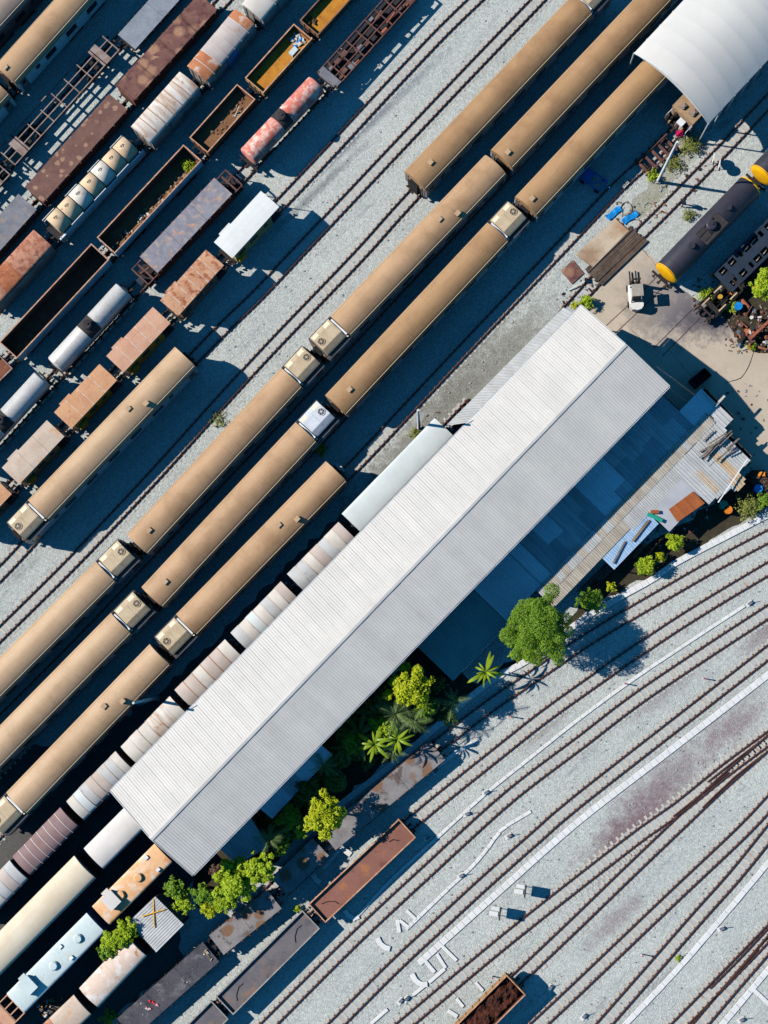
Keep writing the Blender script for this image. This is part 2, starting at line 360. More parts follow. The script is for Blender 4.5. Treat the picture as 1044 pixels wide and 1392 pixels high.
spec('leaf_yellow', S(186,198,22), S(150,172,18), scale=1.2, rough=0.5, leaf=6, leafc=S(206,208,30), trans=0.3)
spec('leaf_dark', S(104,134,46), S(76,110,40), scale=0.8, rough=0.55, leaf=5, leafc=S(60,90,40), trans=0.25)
spec('leaf_palm', S(146,166,100), S(112,140,76), scale=2, rough=0.4, trans=0.25)
spec('leaf_banana', S(168,188,40), S(128,160,40), scale=1.6, rough=0.4, trans=0.35)
spec('weed', S(136,148,60), S(104,124,46), scale=2, rough=0.7, leaf=6, leafc=S(168,166,84), trans=0.3)
spec('bark', S(110,92,74), S(84,68,56), scale=4, rough=0.95)
spec('brush_dead', S(110,84,70), S(80,60,52), scale=3, rough=0.95)
spec('blue_tarp', S(20,140,210), S(14,110,180), scale=2, rough=0.5)
spec('blue_paint', S(40,110,180), None, rough=0.5)
spec('navy', S(28,34,58), None, rough=0.8)
spec('skin', S(150,104,78), None, rough=0.6)
spec('hair', S(20,18,18), None, rough=0.7)
spec('red', S(206,40,50), None, rough=0.6)
spec('red_pink', S(236,30,90), None, rough=0.6)
spec('orange', S(226,130,40), S(206,110,30), scale=2, rough=0.6)
spec('frame_shade_blue', S(44,56,70), S(36,46,58), scale=1, rough=0.6)  # the tank's shadow on the holed frame is put into this dark blue
spec('black', S(24,24,26), None, rough=0.6)
spec('truck_white', S(226,222,214), S(212,206,196), scale=3, rough=0.4)
spec('truck_roof', S(168,160,144), S(150,142,128), scale=3, rough=0.6)
spec('cab_beige', S(176,146,112), S(150,122,92), scale=2, rough=0.7)
spec('stone', S(186,188,186), S(150,152,152), scale=2, rough=0.95)
# ------------------------------------------------------------ ground
def ground_material(name, base, second, brown, stains=(), dark_streak=True, spk=1.0):
    m=bpy.data.materials.new(name); m.use_nodes=True; T=m.node_tree; N=T.nodes; Lk=T.links; b=N['Principled BSDF']
    b.inputs['Roughness'].default_value=0.95; b.inputs['Specular IOR Level'].default_value=0.15
    geo=N.new('ShaderNodeNewGeometry'); pos=geo.outputs['Position']
    def noise(v,sc,det=4,ro=0.6):
        n=N.new('ShaderNodeTexNoise'); n.inputs['Scale'].default_value=sc; n.inputs['Detail'].default_value=det; n.inputs['Roughness'].default_value=ro; Lk.new(v,n.inputs['Vector']); return n.outputs['Fac']
    def rng(v,a,c,d=0.0,e=1.0):
        r=N.new('ShaderNodeMapRange'); r.clamp=True
        for i,x in (('From Min',a),('From Max',c),('To Min',d),('To Max',e)): r.inputs[i].default_value=x
        Lk.new(v,r.inputs['Value']); return r.outputs[0]
    def mix(f,a,c,mode='MIX'):
        x=N.new('ShaderNodeMix'); x.data_type='RGBA'; x.blend_type=mode
        if isinstance(f,float): x.inputs[0].default_value=f
        else: Lk.new(f,x.inputs[0])
        for i,s in ((6,a),(7,c)):
            if isinstance(s,tuple): x.inputs[i].default_value=s
            else: Lk.new(s,x.inputs[i])
        return x.outputs[2]
    col=mix(rng(noise(pos,0.12,5),0.35,0.65),base,second)
    col=mix(rng(noise(pos,0.7,6,0.7),0.5,0.75,0,0.45),col,brown)
    # streaks that follow the tracks
    if dark_streak:
        mp=N.new('ShaderNodeMapping'); mp.inputs['Rotation'].default_value=(0,0,R(-44)); Lk.new(pos,mp.inputs['Vector'])
        m2=N.new('ShaderNodeMapping'); m2.inputs['Scale'].default_value=(0.1,0.8,1); Lk.new(mp.outputs[0],m2.inputs['Vector'])
        col=mix(math_mul(N,Lk,rng(noise(m2.outputs[0],1.0,5,0.7),0.54,0.74,0,0.75),rng(noise(pos,0.9,4,0.7),0.35,0.6)),col,S(112,118,120))
    for (c,rx,ry,rot,scol,amt) in stains:
        s1=N.new('ShaderNodeVectorMath'); s1.operation='SUBTRACT'; Lk.new(pos,s1.inputs[0]); s1.inputs[1].default_value=(c.x,c.y,0)
        mp=N.new('ShaderNodeMapping'); mp.inputs['Rotation'].default_value=(0,0,R(-rot)); Lk.new(s1.outputs[0],mp.inputs['Vector'])
        m2=N.new('ShaderNodeMapping'); m2.inputs['Scale'].default_value=(1/rx,1/ry,0); Lk.new(mp.outputs[0],m2.inputs['Vector'])
        ln=N.new('ShaderNodeVectorMath'); ln.operation='LENGTH'; Lk.new(m2.outputs[0],ln.inputs[0])
        nn=noise(pos,0.9,6,0.75)
        ad=N.new('ShaderNodeMath'); ad.operation='MULTIPLY_ADD'; Lk.new(nn,ad.inputs[0]); ad.inputs[1].default_value=2.2; Lk.new(ln.outputs['Value'],ad.inputs[2])
        col=mix(rng(ad.outputs[0],2.25,1.35,0,amt),col,scol)
    v=N.new('ShaderNodeTexVoronoi'); v.inputs['Scale'].default_value=10.0; Lk.new(pos,v.inputs['Vector'])
    sc=N.new('ShaderNodeSeparateColor'); Lk.new(v.outputs['Color'],sc.inputs[0])
    g=rng(sc.outputs[0],0,1,1-0.23*spk,1+0.2*spk)
    cc=N.new('ShaderNodeCombineColor')
    for i in range(3): Lk.new(g,cc.inputs[i])
    col=mix(1.0,col,cc.outputs[0],'MULTIPLY')
    g2=rng(noise(pos,3.2,4,0.8),0.3,0.7,1-0.13*spk,1+0.13*spk)
    c2=N.new('ShaderNodeCombineColor')
    for i in range(3): Lk.new(g2,c2.inputs[i])
    col=mix(1.0,col,c2.outputs[0],'MULTIPLY')
    Lk.new(col,b.inputs['Base Color'])
    bn=N.new('ShaderNodeBump'); bn.inputs['Strength'].default_value=0.5*spk; bn.inputs['Distance'].default_value=0.06
    hh=N.new('ShaderNodeMath'); hh.operation='ADD'; Lk.new(v.outputs['Distance'],hh.inputs[0]); Lk.new(noise(pos,2.0,4,0.7),hh.inputs[1])
    Lk.new(hh.outputs[0],bn.inputs['Height']); Lk.new(bn.outputs[0],b.inputs['Normal'])
    MATS[name]=m
BRN=S(122,96,100)
ground_material('gravel', S(188,190,182), S(178,181,175), S(166,168,164),
    stains=[(at(858,1128),6.5,2.2,42,BRN,0.85),(at(905,1062),7.5,2.0,40,BRN,0.55),(at(1000,985),4,1.8,40,BRN,0.6),(at(835,1252),4.0,1.0,42,BRN,0.5),
            (at(1040,862),3,1.2,40,BRN,0.6),(at(900,940),5,1.2,38,S(138,130,130),0.6),(at(740,990),4,0.7,40,S(138,126,120),0.5),
            (at(910,1125),8,0.9,44,S(128,138,142),0.5),(at(640,470),9,1.2,46,S(120,118,112),0.6),(at(545,640),9,2.6,46,S(128,126,116),1.0),(at(625,535),10,2.8,46,S(132,130,120),1.0),(at(700,470),6,2.2,46,S(140,138,130),0.8),
            (at(480,190),14,0.5,44,S(118,124,128),0.75),(at(430,260),7,0.45,44,S(110,114,116),0.7),(at(350,570),8,0.8,46,S(148,160,140),0.5)])
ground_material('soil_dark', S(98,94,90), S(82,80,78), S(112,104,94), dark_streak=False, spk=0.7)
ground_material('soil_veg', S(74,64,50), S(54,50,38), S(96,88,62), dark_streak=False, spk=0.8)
ground_material('soil_weed', S(172,172,160), S(150,148,128), S(138,138,92), dark_streak=False, spk=1.0)
ground_material('apron', S(196,180,160), S(182,166,146), S(160,142,124), dark_streak=False, spk=0.12,
    stains=[(at(925,420),5.0,3.4,20,S(112,108,112),1.0),(at(968,436),4.0,2.0,0,S(90,86,92),1.0),(at(885,395),3,3,0,S(146,136,128),0.8),(at(870,420),1.6,3,0,S(150,138,126),0.6),(at(1010,560),3,2,0,S(176,160,140),0.6)])
ground_material('slab_pad', S(206,188,164), S(188,168,144), S(164,138,112), dark_streak=False, spk=0.25, stains=[(at(800,352),2,1.2,40,S(150,120,96),0.9),(at(848,308),1.4,1.0,40,S(168,130,96),0.9)])
g=MB(); n=g.add([(-500,-500,0),(500,-500,0),(500,500,0),(-500,500,0)]); g.face((n,n+1,n+2,n+3)); tag(g.build('ground','gravel'),kind='structure')
def patch(name, pts, matname, z, jit=0.35, step=0.7):
    P=[at(p,0) for p in pts]; out=[]
    for i in range(len(P)):
        a=P[i]; b=P[(i+1)%len(P)]; d=b-a; k=max(1,int(d.length/step)); nrm=Vector((-d.y,d.x,0)).normalized()
        for j in range(k): out.append(a+d*(j/k)+(nrm*random.uniform(-jit,jit) if j else Vector()))
    bm=bmesh.new(); vs_=[bm.verts.new((p.x,p.y,z)) for p in out]; f=bm.faces.new(vs_)
    if f.normal.z<0 or True:
        bm.normal_update()
        if f.normal.z<0: f.normal_flip()
    bmesh.ops.triangulate(bm,faces=[f]); me=bpy.data.meshes.new(name); bm.to_mesh(me); bm.free(); me.materials.append(MATS.get(matname) or mat(matname))
    return tag(inst(me,name),kind='structure')
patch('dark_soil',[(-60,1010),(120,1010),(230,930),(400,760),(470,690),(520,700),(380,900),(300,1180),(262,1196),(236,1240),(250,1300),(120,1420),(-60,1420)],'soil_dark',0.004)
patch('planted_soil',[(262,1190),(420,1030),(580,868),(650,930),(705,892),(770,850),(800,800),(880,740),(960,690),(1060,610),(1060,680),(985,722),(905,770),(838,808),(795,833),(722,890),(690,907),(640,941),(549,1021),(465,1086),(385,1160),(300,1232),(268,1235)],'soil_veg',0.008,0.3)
patch('concrete_apron',[(772,428),(806,392),(822,378),(868,332),(890,352),(905,375),(935,398),(962,415),(985,432),(1004,462),(1030,480),(1100,478),(1100,700),(1040,640),(990,640),(930,610),(850,520)],'apron',0.012,0.12)
def crack(pts,w=0.05):
    P=[at(p,0) for p in pts]; q=[]
    C=crom(P,0.35); C=[p+Vector((random.uniform(-.06,.06),random.uniform(-.06,.06),0)) for p in C]; b=MB(); rows=[]
    for i,p in enumerate(C):
        d=(C[min(i+1,len(C)-1)]-C[max(i-1,0)]).normalized(); nn=Vector((-d.y,d.x,0)); k=w*random.uniform(0.3,1); rows.append(b.add([p+nn*k+Vector((0,0,0.016)),p-nn*k+Vector((0,0,0.016))]))
    for k in range(len(rows)-1): b.face((rows[k],rows[k+1],rows[k+1]+1,rows[k]+1))
    tag(b.build('pavement_crack','black'),kind='structure')
crack([(1026,476),(1020,492),(1012,508),(1000,517),(984,521)],0.045); crack([(905,470),(930,500),(965,535)],0.02); crack([(868,335),(885,352),(898,372)],0.03); crack([(850,440),(880,470)],0.02)
patch('weedy_ground',[(846,292),(880,258),(912,178),(945,172),(965,195),(925,240),(895,275),(868,300),(858,300)],'soil_weed',0.006,0.35,0.5)
patch('scrap_ground',[(985,432),(1004,462),(1030,480),(1080,478),(1080,310),(1010,370),(955,405)],'soil_veg',0.009,0.2)
# ------------------------------------------------------------ railway tracks
def sleeper_mesh(wood=False, half=1.0):
    def mk():
        b=MB(); b.box(-0.11,0.11,-half,half,-0.08,0.035,0)
        for sy in (-1,1):
            for k in (-0.14,0.14):
                y=sy*0.535+k; b.box(-0.06,0.06,y-0.04,y+0.04,0.03,0.09,1)
        return b.mesh('sleeper',['sleeper_wood' if wood else 'sleeper','clip'])
    return cached(('slp',wood,half),mk)
def onpic(p, mrg=40):
    d=CQ.inverted() @ (p-Vector((0,0,H))); x=PW/2-d.x/d.z*F; y=PH/2+d.y/d.z*F
    return -mrg<x<PW+mrg and -mrg<y<PH+mrg
def track(pts_px, label, world=None, ext=(0,0), half=0.95, sleepers=True, wood=False, z=0.0, spacing=0.62):
    P=world if world else [at(p,0.1) for p in pts_px]
    P=[Vector((p.x,p.y,0)) for p in P]
    if ext[0]: P=[P[0]+(P[0]-P[1]).normalized()*ext[0]]+P
    if ext[1]: P=P+[P[-1]+(P[-1]-P[-2]).normalized()*ext[1]]
    C=crom(P,1.5) if len(P)>2 else P
    org=C[len(C)//2].copy()
    root=thing('railway_track',label,'railway track',org,0,'railway tracks of the yard')
    for sgn in (-1,1):
        b=MB(); L=[]
        for i,p in enumerate(C):
            d=(C[min(i+1,len(C)-1)]-C[max(i-1,0)]).normalized(); nn=Vector((-d.y,d.x,0)); L.append((p-org+nn*sgn*0.535,nn))
        pr=[(-0.065,0.05),(0.065,0.05),(0.065,0.07),(0.02,0.085),(0.02,0.14),(0.036,0.15),(0.036,0.185),(-0.036,0.185),(-0.036,0.15),(-0.02,0.14),(-0.02,0.085),(-0.065,0.07)]
        rows=[b.add([q+nn*y+Vector((0,0,zz+z)) for y,zz in pr]) for q,nn in L]
        m=len(pr)
        for k in range(len(rows)-1):
            for i in range(m):
                j=(i+1)%m; b.face((rows[k]+i,rows[k]+j,rows[k+1]+j,rows[k+1]+i))
        b.build('rail','rail',root)
    if sleepers:
        b=MB(); rows=[]
        for p,d in resample(C,0.6):
            nn=Vector((-d.y,d.x,0)); rows.append(b.add([p-org+nn*(0.78+random.uniform(-.12,.12))+Vector((0,0,0.003)),p-org+nn*0.4+Vector((0,0,0.015)),p-org-nn*0.4+Vector((0,0,0.015)),p-org-nn*(0.78+random.uniform(-.12,.12))+Vector((0,0,0.003))]))
        for k in range(len(rows)-1):
            for i in range(3): b.face((rows[k]+i,rows[k]+i+1,rows[k+1]+i+1,rows[k+1]+i),0,True)
        b.build('ballast_bed','ballast_bed',root)
        me=sleeper_mesh(wood,half)
        for p,d in resample(C,spacing):
            if onpic(p): inst(me,'sleeper',root,p-org+Vector((0,0,z+random.uniform(-0.012,0.006))),(0,0,math.atan2(d.y,d.x)+random.uniform(-0.02,0.02)))
    return C
track([(1044,729),(980,763),(913.5,801),(845,841),(784,879),(741,908),(670,957),(601,1009),(520,1072),(440,1140),(330,1250),(230,1345),(180,1392)],'outermost curved track beside the slab-lined vegetation, under the stained flat wagons',ext=(5,4))
track([(1044,773),(980,811),(913.5,852.6),(845,899),(784,941.6),(735,977),(673.5,1025.7),(618,1070),(560,1118),(490,1186),(363,1310),(280,1392)],'curved track holding the red brown and dark grey open wagons',ext=(5,5))
track([(1044,831.5),(958,887.5),(862.5,952),(794,1004.6),(696,1079),(615,1151.5),(594,1171),(483.4,1274),(365,1392)],'empty curved track just right of the red brown open wagon',ext=(5,5))
track([(1044,886.8),(960,952),(784,1089.4),(734.5,1132),(660,1198),(594,1259),(534,1315),(457,1392)],'empty curved track along the left edge of the widest white trough',ext=(5,5))
track([(1044,1004),(983,1049),(919.7,1100),(873.7,1132),(784,1201),(673.5,1288.7),(551,1391.5)],'curved track at the dark switch, left leg beside the two white slabs',ext=(5,5),half=1.08)
track([(1044,1010),(983,1063),(919.7,1123),(847.5,1192),(784,1253.5),(707,1326.8),(640,1392)],'curved track at the dark switch, leg leading under the brown loaded wagon',ext=(5,5),half=1.08)
track([(1044,1093),(1007,1132),(908.5,1225),(784,1343.7),(733,1391.5)],'empty track right of the brown loaded wagon passing a purplish gravel stain',ext=(5,5))
track([(1044,1134),(997.5,1191.5),(949.6,1245),(885,1319),(821,1392)],'empty track with a blue rail mark beside the narrow white trough',ext=(5,5))
track([(1044,1269),(985,1330),(925,1391)],'left leg of the switch in the lower right corner',ext=(5,5),half=1.1)
track([(1044,1285),(998,1338),(953,1391)],'right leg of the switch in the lower right corner',ext=(5,5),half=1.1)
track([(645,0),(600,43.5),(520,128),(450,204),(381.5,276.5),(343,316),(250,410),(60,615),(0,678)],'track under the row of small brake vans and the white roofed car',ext=(4,4))
track([(735,-5),(600,136),(398,350),(350,401),(280,470),(150,612),(36,741),(0,779)],'track ending under the lone tan coach at the left',ext=(4,4))
track([(790,20),(564,262),(484.6,350),(350,491),(206,650),(100,762),(0,861)],'track running from the topmost tan coach past the lone coach',ext=(6,4))
track([(895,15),(760,160),(560,372),(380,566),(200,755),(90,870),(0,960)],'track under the left row of tan coaches in the middle',ext=(6,4))
track([(960,20),(800,195),(700,310),(440,590),(200,835),(0,1040)],'track under the middle row of tan coaches',ext=(6,4))
track([(960,135),(888,210),(839,255),(764,334.5),(655,449),(560,550),(470,645),(240,880),(0,1128)],'shaded track under the tan coaches nearest the big shed',ext=(9,4))
track([(1055,127),(987.7,198),(891,297),(838,348),(814,376),(785,408)],'track from the white tent to the timber crossing',ext=(4,2))

def spare_rail(pts,label):
    C=crom([Vector((at(p,0.1).x,at(p,0.1).y,0)) for p in pts],1.5); org=C[len(C)//2].copy(); b=MB(); rows=[]
    for i,p in enumerate(C):
        d=(C[min(i+1,len(C)-1)]-C[max(i-1,0)]).normalized(); nn=Vector((-d.y,d.x,0)); rows.append(b.add([p-org+nn*y+Vector((0,0,zz)) for y,zz in ((-0.06,0.04),(0.06,0.04),(0.035,0.178),(-0.035,0.178))]))
    for k in range(len(rows)-1):
        for i in range(4): j=(i+1)%4; b.face((rows[k]+i,rows[k]+j,rows[k+1]+j,rows[k+1]+i))
    tag(b.build('guard_rail','rail',None,org),label,'rail','guard rails at the switches')
spare_rail([(1044,1000),(1000,1033),(962,1063)],'guard rail inside the upper leg of the dark switch')
spare_rail([(1044,1021),(1000,1055),(955,1098)],'guard rail inside the lower leg of the dark switch')
spare_rail([(990,1050),(950,1082),(915,1110)],'crossing rail at the heart of the dark switch')
spare_rail([(1044,1262),(1000,1309),(965,1344)],'guard rail on the left of the lower right corner switch')
spare_rail([(1030,1291),(990,1335),(950,1381)],'crossing rail in the middle of the lower right corner switch')
# ------------------------------------------------------------ cable troughs
def slab_mesh(L,W,h):
    def mk():
        b=MB(); x=L/2-0.006; y=W/2; c=0.02
        n=b.add([(-x,-y,0),(x,-y,0),(x,y,0),(-x,y,0),(-x,-y,h-c),(x,-y,h-c),(x,y,h-c),(-x,y,h-c),(-x+c,-y+c,h),(x-c,-y+c,h),(x-c,y-c,h),(-x+c,y-c,h)])
        for q in ((0,1,5,4),(1,2,6,5),(2,3,7,6),(3,0,4,7),(4,5,9,8),(5,6,10,9),(6,7,11,10),(7,4,8,11),(8,9,10,11)): b.face([n+i for i in q])
        return b.mesh('cover_slab','concrete_white')
    return cached(('slab',L,W,h),mk)
def trough(pts, W, L, label, h=0.085, skip=0.0):
    P=[at(p,0.1) for p in pts]; P=[Vector((p.x,p.y,0)) for p in P]; C=crom(P,0.8) if len(P)>2 else P
    org=C[len(C)//2].copy(); root=thing('cable_trough',label,'cable trough',org,0,'white concrete cable troughs')
    b=MB(); pr=[(-W/2+0.02,-0.1),(W/2-0.02,-0.1),(W/2-0.02,h-0.045),(-W/2+0.02,h-0.045)]; rows=[]
    for i,p in enumerate(C):
        d=(C[min(i+1,len(C)-1)]-C[max(i-1,0)]).normalized(); nn=Vector((-d.y,d.x,0)); rows.append(b.add([p-org+nn*y+Vector((0,0,zz)) for y,zz in pr]))
    for k in range(len(rows)-1):
        for i in range(4): j=(i+1)%4; b.face((rows[k]+i,rows[k]+j,rows[k+1]+j,rows[k+1]+i))
    b.build('channel','concrete',root)
    me=slab_mesh(L,W,0.06)
    for p,d in resample(C,L):
        if onpic(p) and random.random()>skip:
            inst(me,'cover_slab',root,p+d*L/2-org+Vector((0,0,h-0.05+random.uniform(-0.008,0.01))),(random.uniform(-.01,.01),random.uniform(-.01,.01),math.atan2(d.y,d.x)+random.uniform(-0.025,0.025)))
trough([(1060,692),(980,733),(916,766.7),(891,785),(838.8,814),(795,840),(722,895),(690,912),(640,946.7),(549,1026.5),(465,1092),(420,1130)],0.55,0.62,'broad slab strip along the vegetation edge beside the outermost track',0.12)
trough([(1013,823),(935,874),(856,927),(784,980),(720,1031),(658,1081),(594,1139),(534,1194),(488,1243)],0.28,0.85,'thin trough line ending beside the red brown open wagon')
trough([(722,1103),(683.4,1127),(664,1152),(641,1179),(616,1202),(556,1260)],0.29,0.85,'short bent trough between two empty tracks in the lower middle')
trough([(1060,905),(1025.6,932),(904,1026),(784,1119),(673.5,1216.7),(576,1304)],0.56,0.66,'widest trough running diagonally through the lower right gravel')
trough([(1060,1156),(1044,1174),(933.4,1304),(851,1392),(840,1404)],0.46,1.2,'narrow trough between the last empty track and the corner switch')
trough([(1060,1301),(1044,1319),(1023,1344),(983,1392),(973,1404)],0.5,0.8,'trough in the lower right corner with a side branch')
trough([(1023,1344),(1060,1379)],0.36,0.8,'side branch of the trough in the lower right corner')
trough([(553,1066),(590,1046),(618,1024),(648,1007)],0.36,0.7,'short trough half in the shade of the long stained flat wagon')
trough([(440,1180),(480,1135),(520,1093),(553,1066)],0.32,0.7,'shaded thin trough alongside the long stained flat wagon')
def slab_piece(a,b_,W,label,h=0.12):
    W=round(W*0.82,3); A=at(a,0.1); B=at(b_,0.1); d=B-A; o=inst(slab_mesh(round(d.length,2),W,h),'loose_slab',None,((A.x+B.x)/2,(A.y+B.y)/2,0.002),(0,0,math.atan2(d.y,d.x)))
    return tag(o,label,'concrete slab','loose concrete slabs on the gravel')
for a,b_,W,l in [((601,1286),(621,1306),0.36,'longest loose slab sticking out from the end of the widest trough'),((594,1297),(606,1316),0.36,'second loose slab below the end of the widest trough'),
    ((576,1304),(591,1322),0.4,'third loose slab at the very end of the widest trough'),((605,1317),(583,1336),0.34,'slab linking the two loose slabs below the widest trough'),
    ((580,1338),(561,1353),0.34,'slab near the small grey boxes in the lower middle'),((553,1238),(566,1250),0.34,'short slab branching off the bent trough end'),
    ((540,1250),(543,1268),0.4,'lower slab of the angled pair left of the bent trough'),((543,1251),(556,1261),0.36,'upper slab of the angled pair left of the bent trough'),
    ((647,1336),(657,1347),0.3,'tiny loose slab left of the brown loaded wagon'),((621,1358),(630,1369),0.36,'loose slab by the lower left side of the brown loaded wagon'),
    ((609,1374),(622,1382),0.45,'wide broken slab left of the brown loaded wagon'),((527,1372),(504,1392),0.34,'lone slab strip at the bottom edge'),
    ((465,1153),(477,1162),0.6,'thick slab lying beside the red brown open wagon in sun')]: slab_piece(a,b_,W,l)
def curved_slab(pts,W,label):
    C=crom([Vector((at(p,0.1).x,at(p,0.1).y,0)) for p in pts],0.25); org=C[len(C)//2]; b=MB(); rows=[]
    for i,p in enumerate(C):
        d=(C[min(i+1,len(C)-1)]-C[max(i-1,0)]).normalized(); nn=Vector((-d.y,d.x,0)); rows.append(b.add([p-org+nn*y+Vector((0,0,zz)) for y,zz in ((-W/2,0),(W/2,0),(W/2-0.03,.14),(-W/2+.03,.14))]))
    for k in range(len(rows)-1):
        for i in range(4): j=(i+1)%4; b.face((rows[k]+i,rows[k]+j,rows[k+1]+j,rows[k+1]+i))
    b.face((rows[0],rows[0]+1,rows[0]+2,rows[0]+3)); b.face((rows[-1]+3,rows[-1]+2,rows[-1]+1,rows[-1]))
    tag(b.build('curved_slab','concrete_white',None,org+Vector((0,0,0.002))),label,'concrete slab','curved concrete slabs')
curved_slab([(513,1275),(517,1283),(524,1288),(530,1290)],0.5,'curved white slab between tracks left of the angled pair')
curved_slab([(560,1324),(565,1333),(573,1338),(581,1338)],0.5,'curved white slab beside the tracks near the widest trough end')
curved_slab([(468,1237),(473,1244),(481,1248),(488,1246)],0.42,'curved slab half shaded by the red brown open wagon')
curved_slab([(425,1188),(430,1196),(436,1200)],0.5,'blue shaded curved slab beside the flat wagons')
# ------------------------------------------------------------ rolling stock
def wheelset_mesh():
    def mk():
        b=MB(); b.cyl((0,-0.62,0.61),(0,0.62,0.61),0.07,n=8)
        for s in (-1,1):
            b.cyl((0,s*0.46,0.61),(0,s*0.50,0.61),0.46,n=18); b.cyl((0,s*0.50,0.61),(0,s*0.59,0.61),0.42,n=18)
        return b.mesh('wheelset','steel_dark')
    return cached('ws',mk)
def bogie_mesh():
    def mk():
        b=MB()
        for s in (-1,1):
            b.box(-1.45,1.45,s*0.86-0.05,s*0.86+0.05,0.55,0.8)
            for x in (-1.05,1.05): b.box(x-0.16,x+0.16,s*0.86-0.09,s*0.86+0.09,0.45,0.75)
        b.box(-0.2,0.2,-0.9,0.9,0.62,0.95)
        for x in (-1.05,1.05):
            b.cyl((x,-0.62,0.61),(x,0.62,0.61),0.07,n=8)
            for s in (-1,1): b.cyl((x,s*0.46,0.61),(x,s*0.59,0.61),0.43,n=16)
        return b.mesh('bogie','under')
    return cached('bg',mk)
def coupler_mesh():
    def mk():
        b=MB(); b.box(-0.05,0.06,-0.9,0.9,0.84,1.08); b.box(0,0.42,-0.09,0.09,0.82,1.02); b.box(0.34,0.5,-0.15,0.12,0.8,1.04)
        for s in (-1,1):
            b.cyl((0,s*0.72,0.98),(0.3,s*0.72,0.98),0.075,n=8); b.cyl((0.3,s*0.72,0.98),(0.35,s*0.72,0.98),0.17,n=12)
        return b.mesh('coupler','steel_dark')
    return cached('cp',mk)
def running_gear(root, L, bogies=True, wb=None):
    if bogies:
        for s in (-1,1): inst(bogie_mesh(),'bogie',root,(s*(L/2-min(2.6,L*0.2)),0,0))
    else:
        for s in (-1,1): inst(wheelset_mesh(),'wheelset',root,(s*(L/2-min(1.5,L*0.24)),0,0))
    inst(coupler_mesh(),'coupler',root,(L/2-0.02,0,0)); inst(coupler_mesh(),'coupler',root,(-L/2+0.02,0,0),(0,0,math.pi))
def arc_profile(hw, ze, zt, n=12, drop=0.0, power=2.2, lip=0.06):
    top=[]
    for i in range(n+1):
        t=-1+2*i/n; top.append((-hw*t, ze+(zt-ze)*(1-abs(t)**power)))        # +y .. -y
    return top+[(-hw,ze-lip),(hw,ze-lip)]
COACH_HW=1.36
def coach_roof_prof():
    hw=COACH_HW; pts=[(hw,3.02),(hw+0.01,3.2),(hw-0.06,3.4),(hw-0.2,3.56),(hw-0.42,3.69),(0.62,3.83),(0.32,3.92),(0,3.95)]
    return pts+[(-y,z) for y,z in pts[-2::-1]]
def window_mesh(w,h):
    def mk():
        b=MB(); b.box(-w/2-0.06,w/2+0.06,-0.012,0.012,-h/2-0.06,h/2+0.06,0); b.box(-w/2,w/2,-0.022,0.022,-h/2,h/2,1)
        return b.mesh('window',['coach_grey','glass'])
    return cached(('win',w,h),mk)
def ac_unit(root, x_in, x_end, s, white):
    """air conditioner in the lowered roof end; s=+1 when the end points along +x"""
    m='ac_white' if white else 'ac'
    def X(t): return x_in+s*t
    L=abs(x_end-x_in)
    b=MB(); lo,hi=sorted((X(0.32),X(L-0.18)))
    b.prof([(1.24,3.1),(1.24,3.47),(1.14,3.52),(0.72,3.6),(0.7,3.7),(-0.42,3.72),(-0.98,3.38),(-1.0,3.1)],lo,hi)
    body=b.build('casing',m,root)
    t=MB(); t.box(lo+0.05,lo+(hi-lo)*0.5-0.012,-0.38,0.66,3.71,3.728); t.build('top_panel',m,body)
    t=MB(); t.box(lo+(hi-lo)*0.5+0.012,hi-0.05,-0.38,0.66,3.71,3.728); t.build('top_panel',m,body)
    for k in range(3):
        t=MB(); a=lo+0.1+k*(hi-lo-0.2)/3; e=a+(hi-lo-0.2)/3-0.08
        n=t.add([(a,0.78,3.605),(e,0.78,3.605),(e,1.12,3.54),(a,1.12,3.54)]); t.face((n,n+1,n+2,n+3)); n=t.add([(a,0.78,3.57),(e,0.78,3.57),(e,1.12,3.50),(a,1.12,3.50)]); 
        t.build('intake_panel','ac_panel' if k!=1 else m,body)
    t=MB(); t.prof([(-0.5,3.69),(-0.9,3.44),(-0.92,3.42),(-0.52,3.66)],lo+0.08,(lo+hi)/2-0.03); t.build('side_panel',m,body)
    t=MB(); t.prof([(-0.5,3.69),(-0.9,3.44),(-0.92,3.42),(-0.52,3.66)],(lo+hi)/2+0.03,hi-0.08); t.build('side_panel',m,body)
    fx=X(L-0.62); t=MB(); t.cyl((fx,0.22,3.72),(fx,0.22,3.78),0.36,n=24,mi=0); t.cyl((fx,0.22,3.76),(fx,0.22,3.785),0.30,n=24,mi=1); t.cyl((fx,0.22,3.76),(fx,0.22,3.81),0.09,n=12,mi=0)
    for k in range(6):
        a=math.pi*k/3; t.bar((fx,0.22,3.79),(fx+0.29*math.cos(a),0.22+0.29*math.sin(a),3.79),0.03,0.012,0)
    t.build('fan',[m,'fan'],body)
    t=MB(); a,e=sorted((X(0.08),X(0.24))); t.box(a,e,-0.95,0.98,3.3,3.66); t.build('drain_duct','white_paint',body)
    t=MB(); t.cyl((X(0.18),-1.06,3.1),(X(0.18),-1.06,3.36),0.1,n=10); t.build('valve','ac_panel',body)
    t=MB(); a,e=sorted((X(0.02),X(0.2))); t.box(a,e,1.02,1.2,3.1,3.66); t.build('inlet_box','side_dark',body)
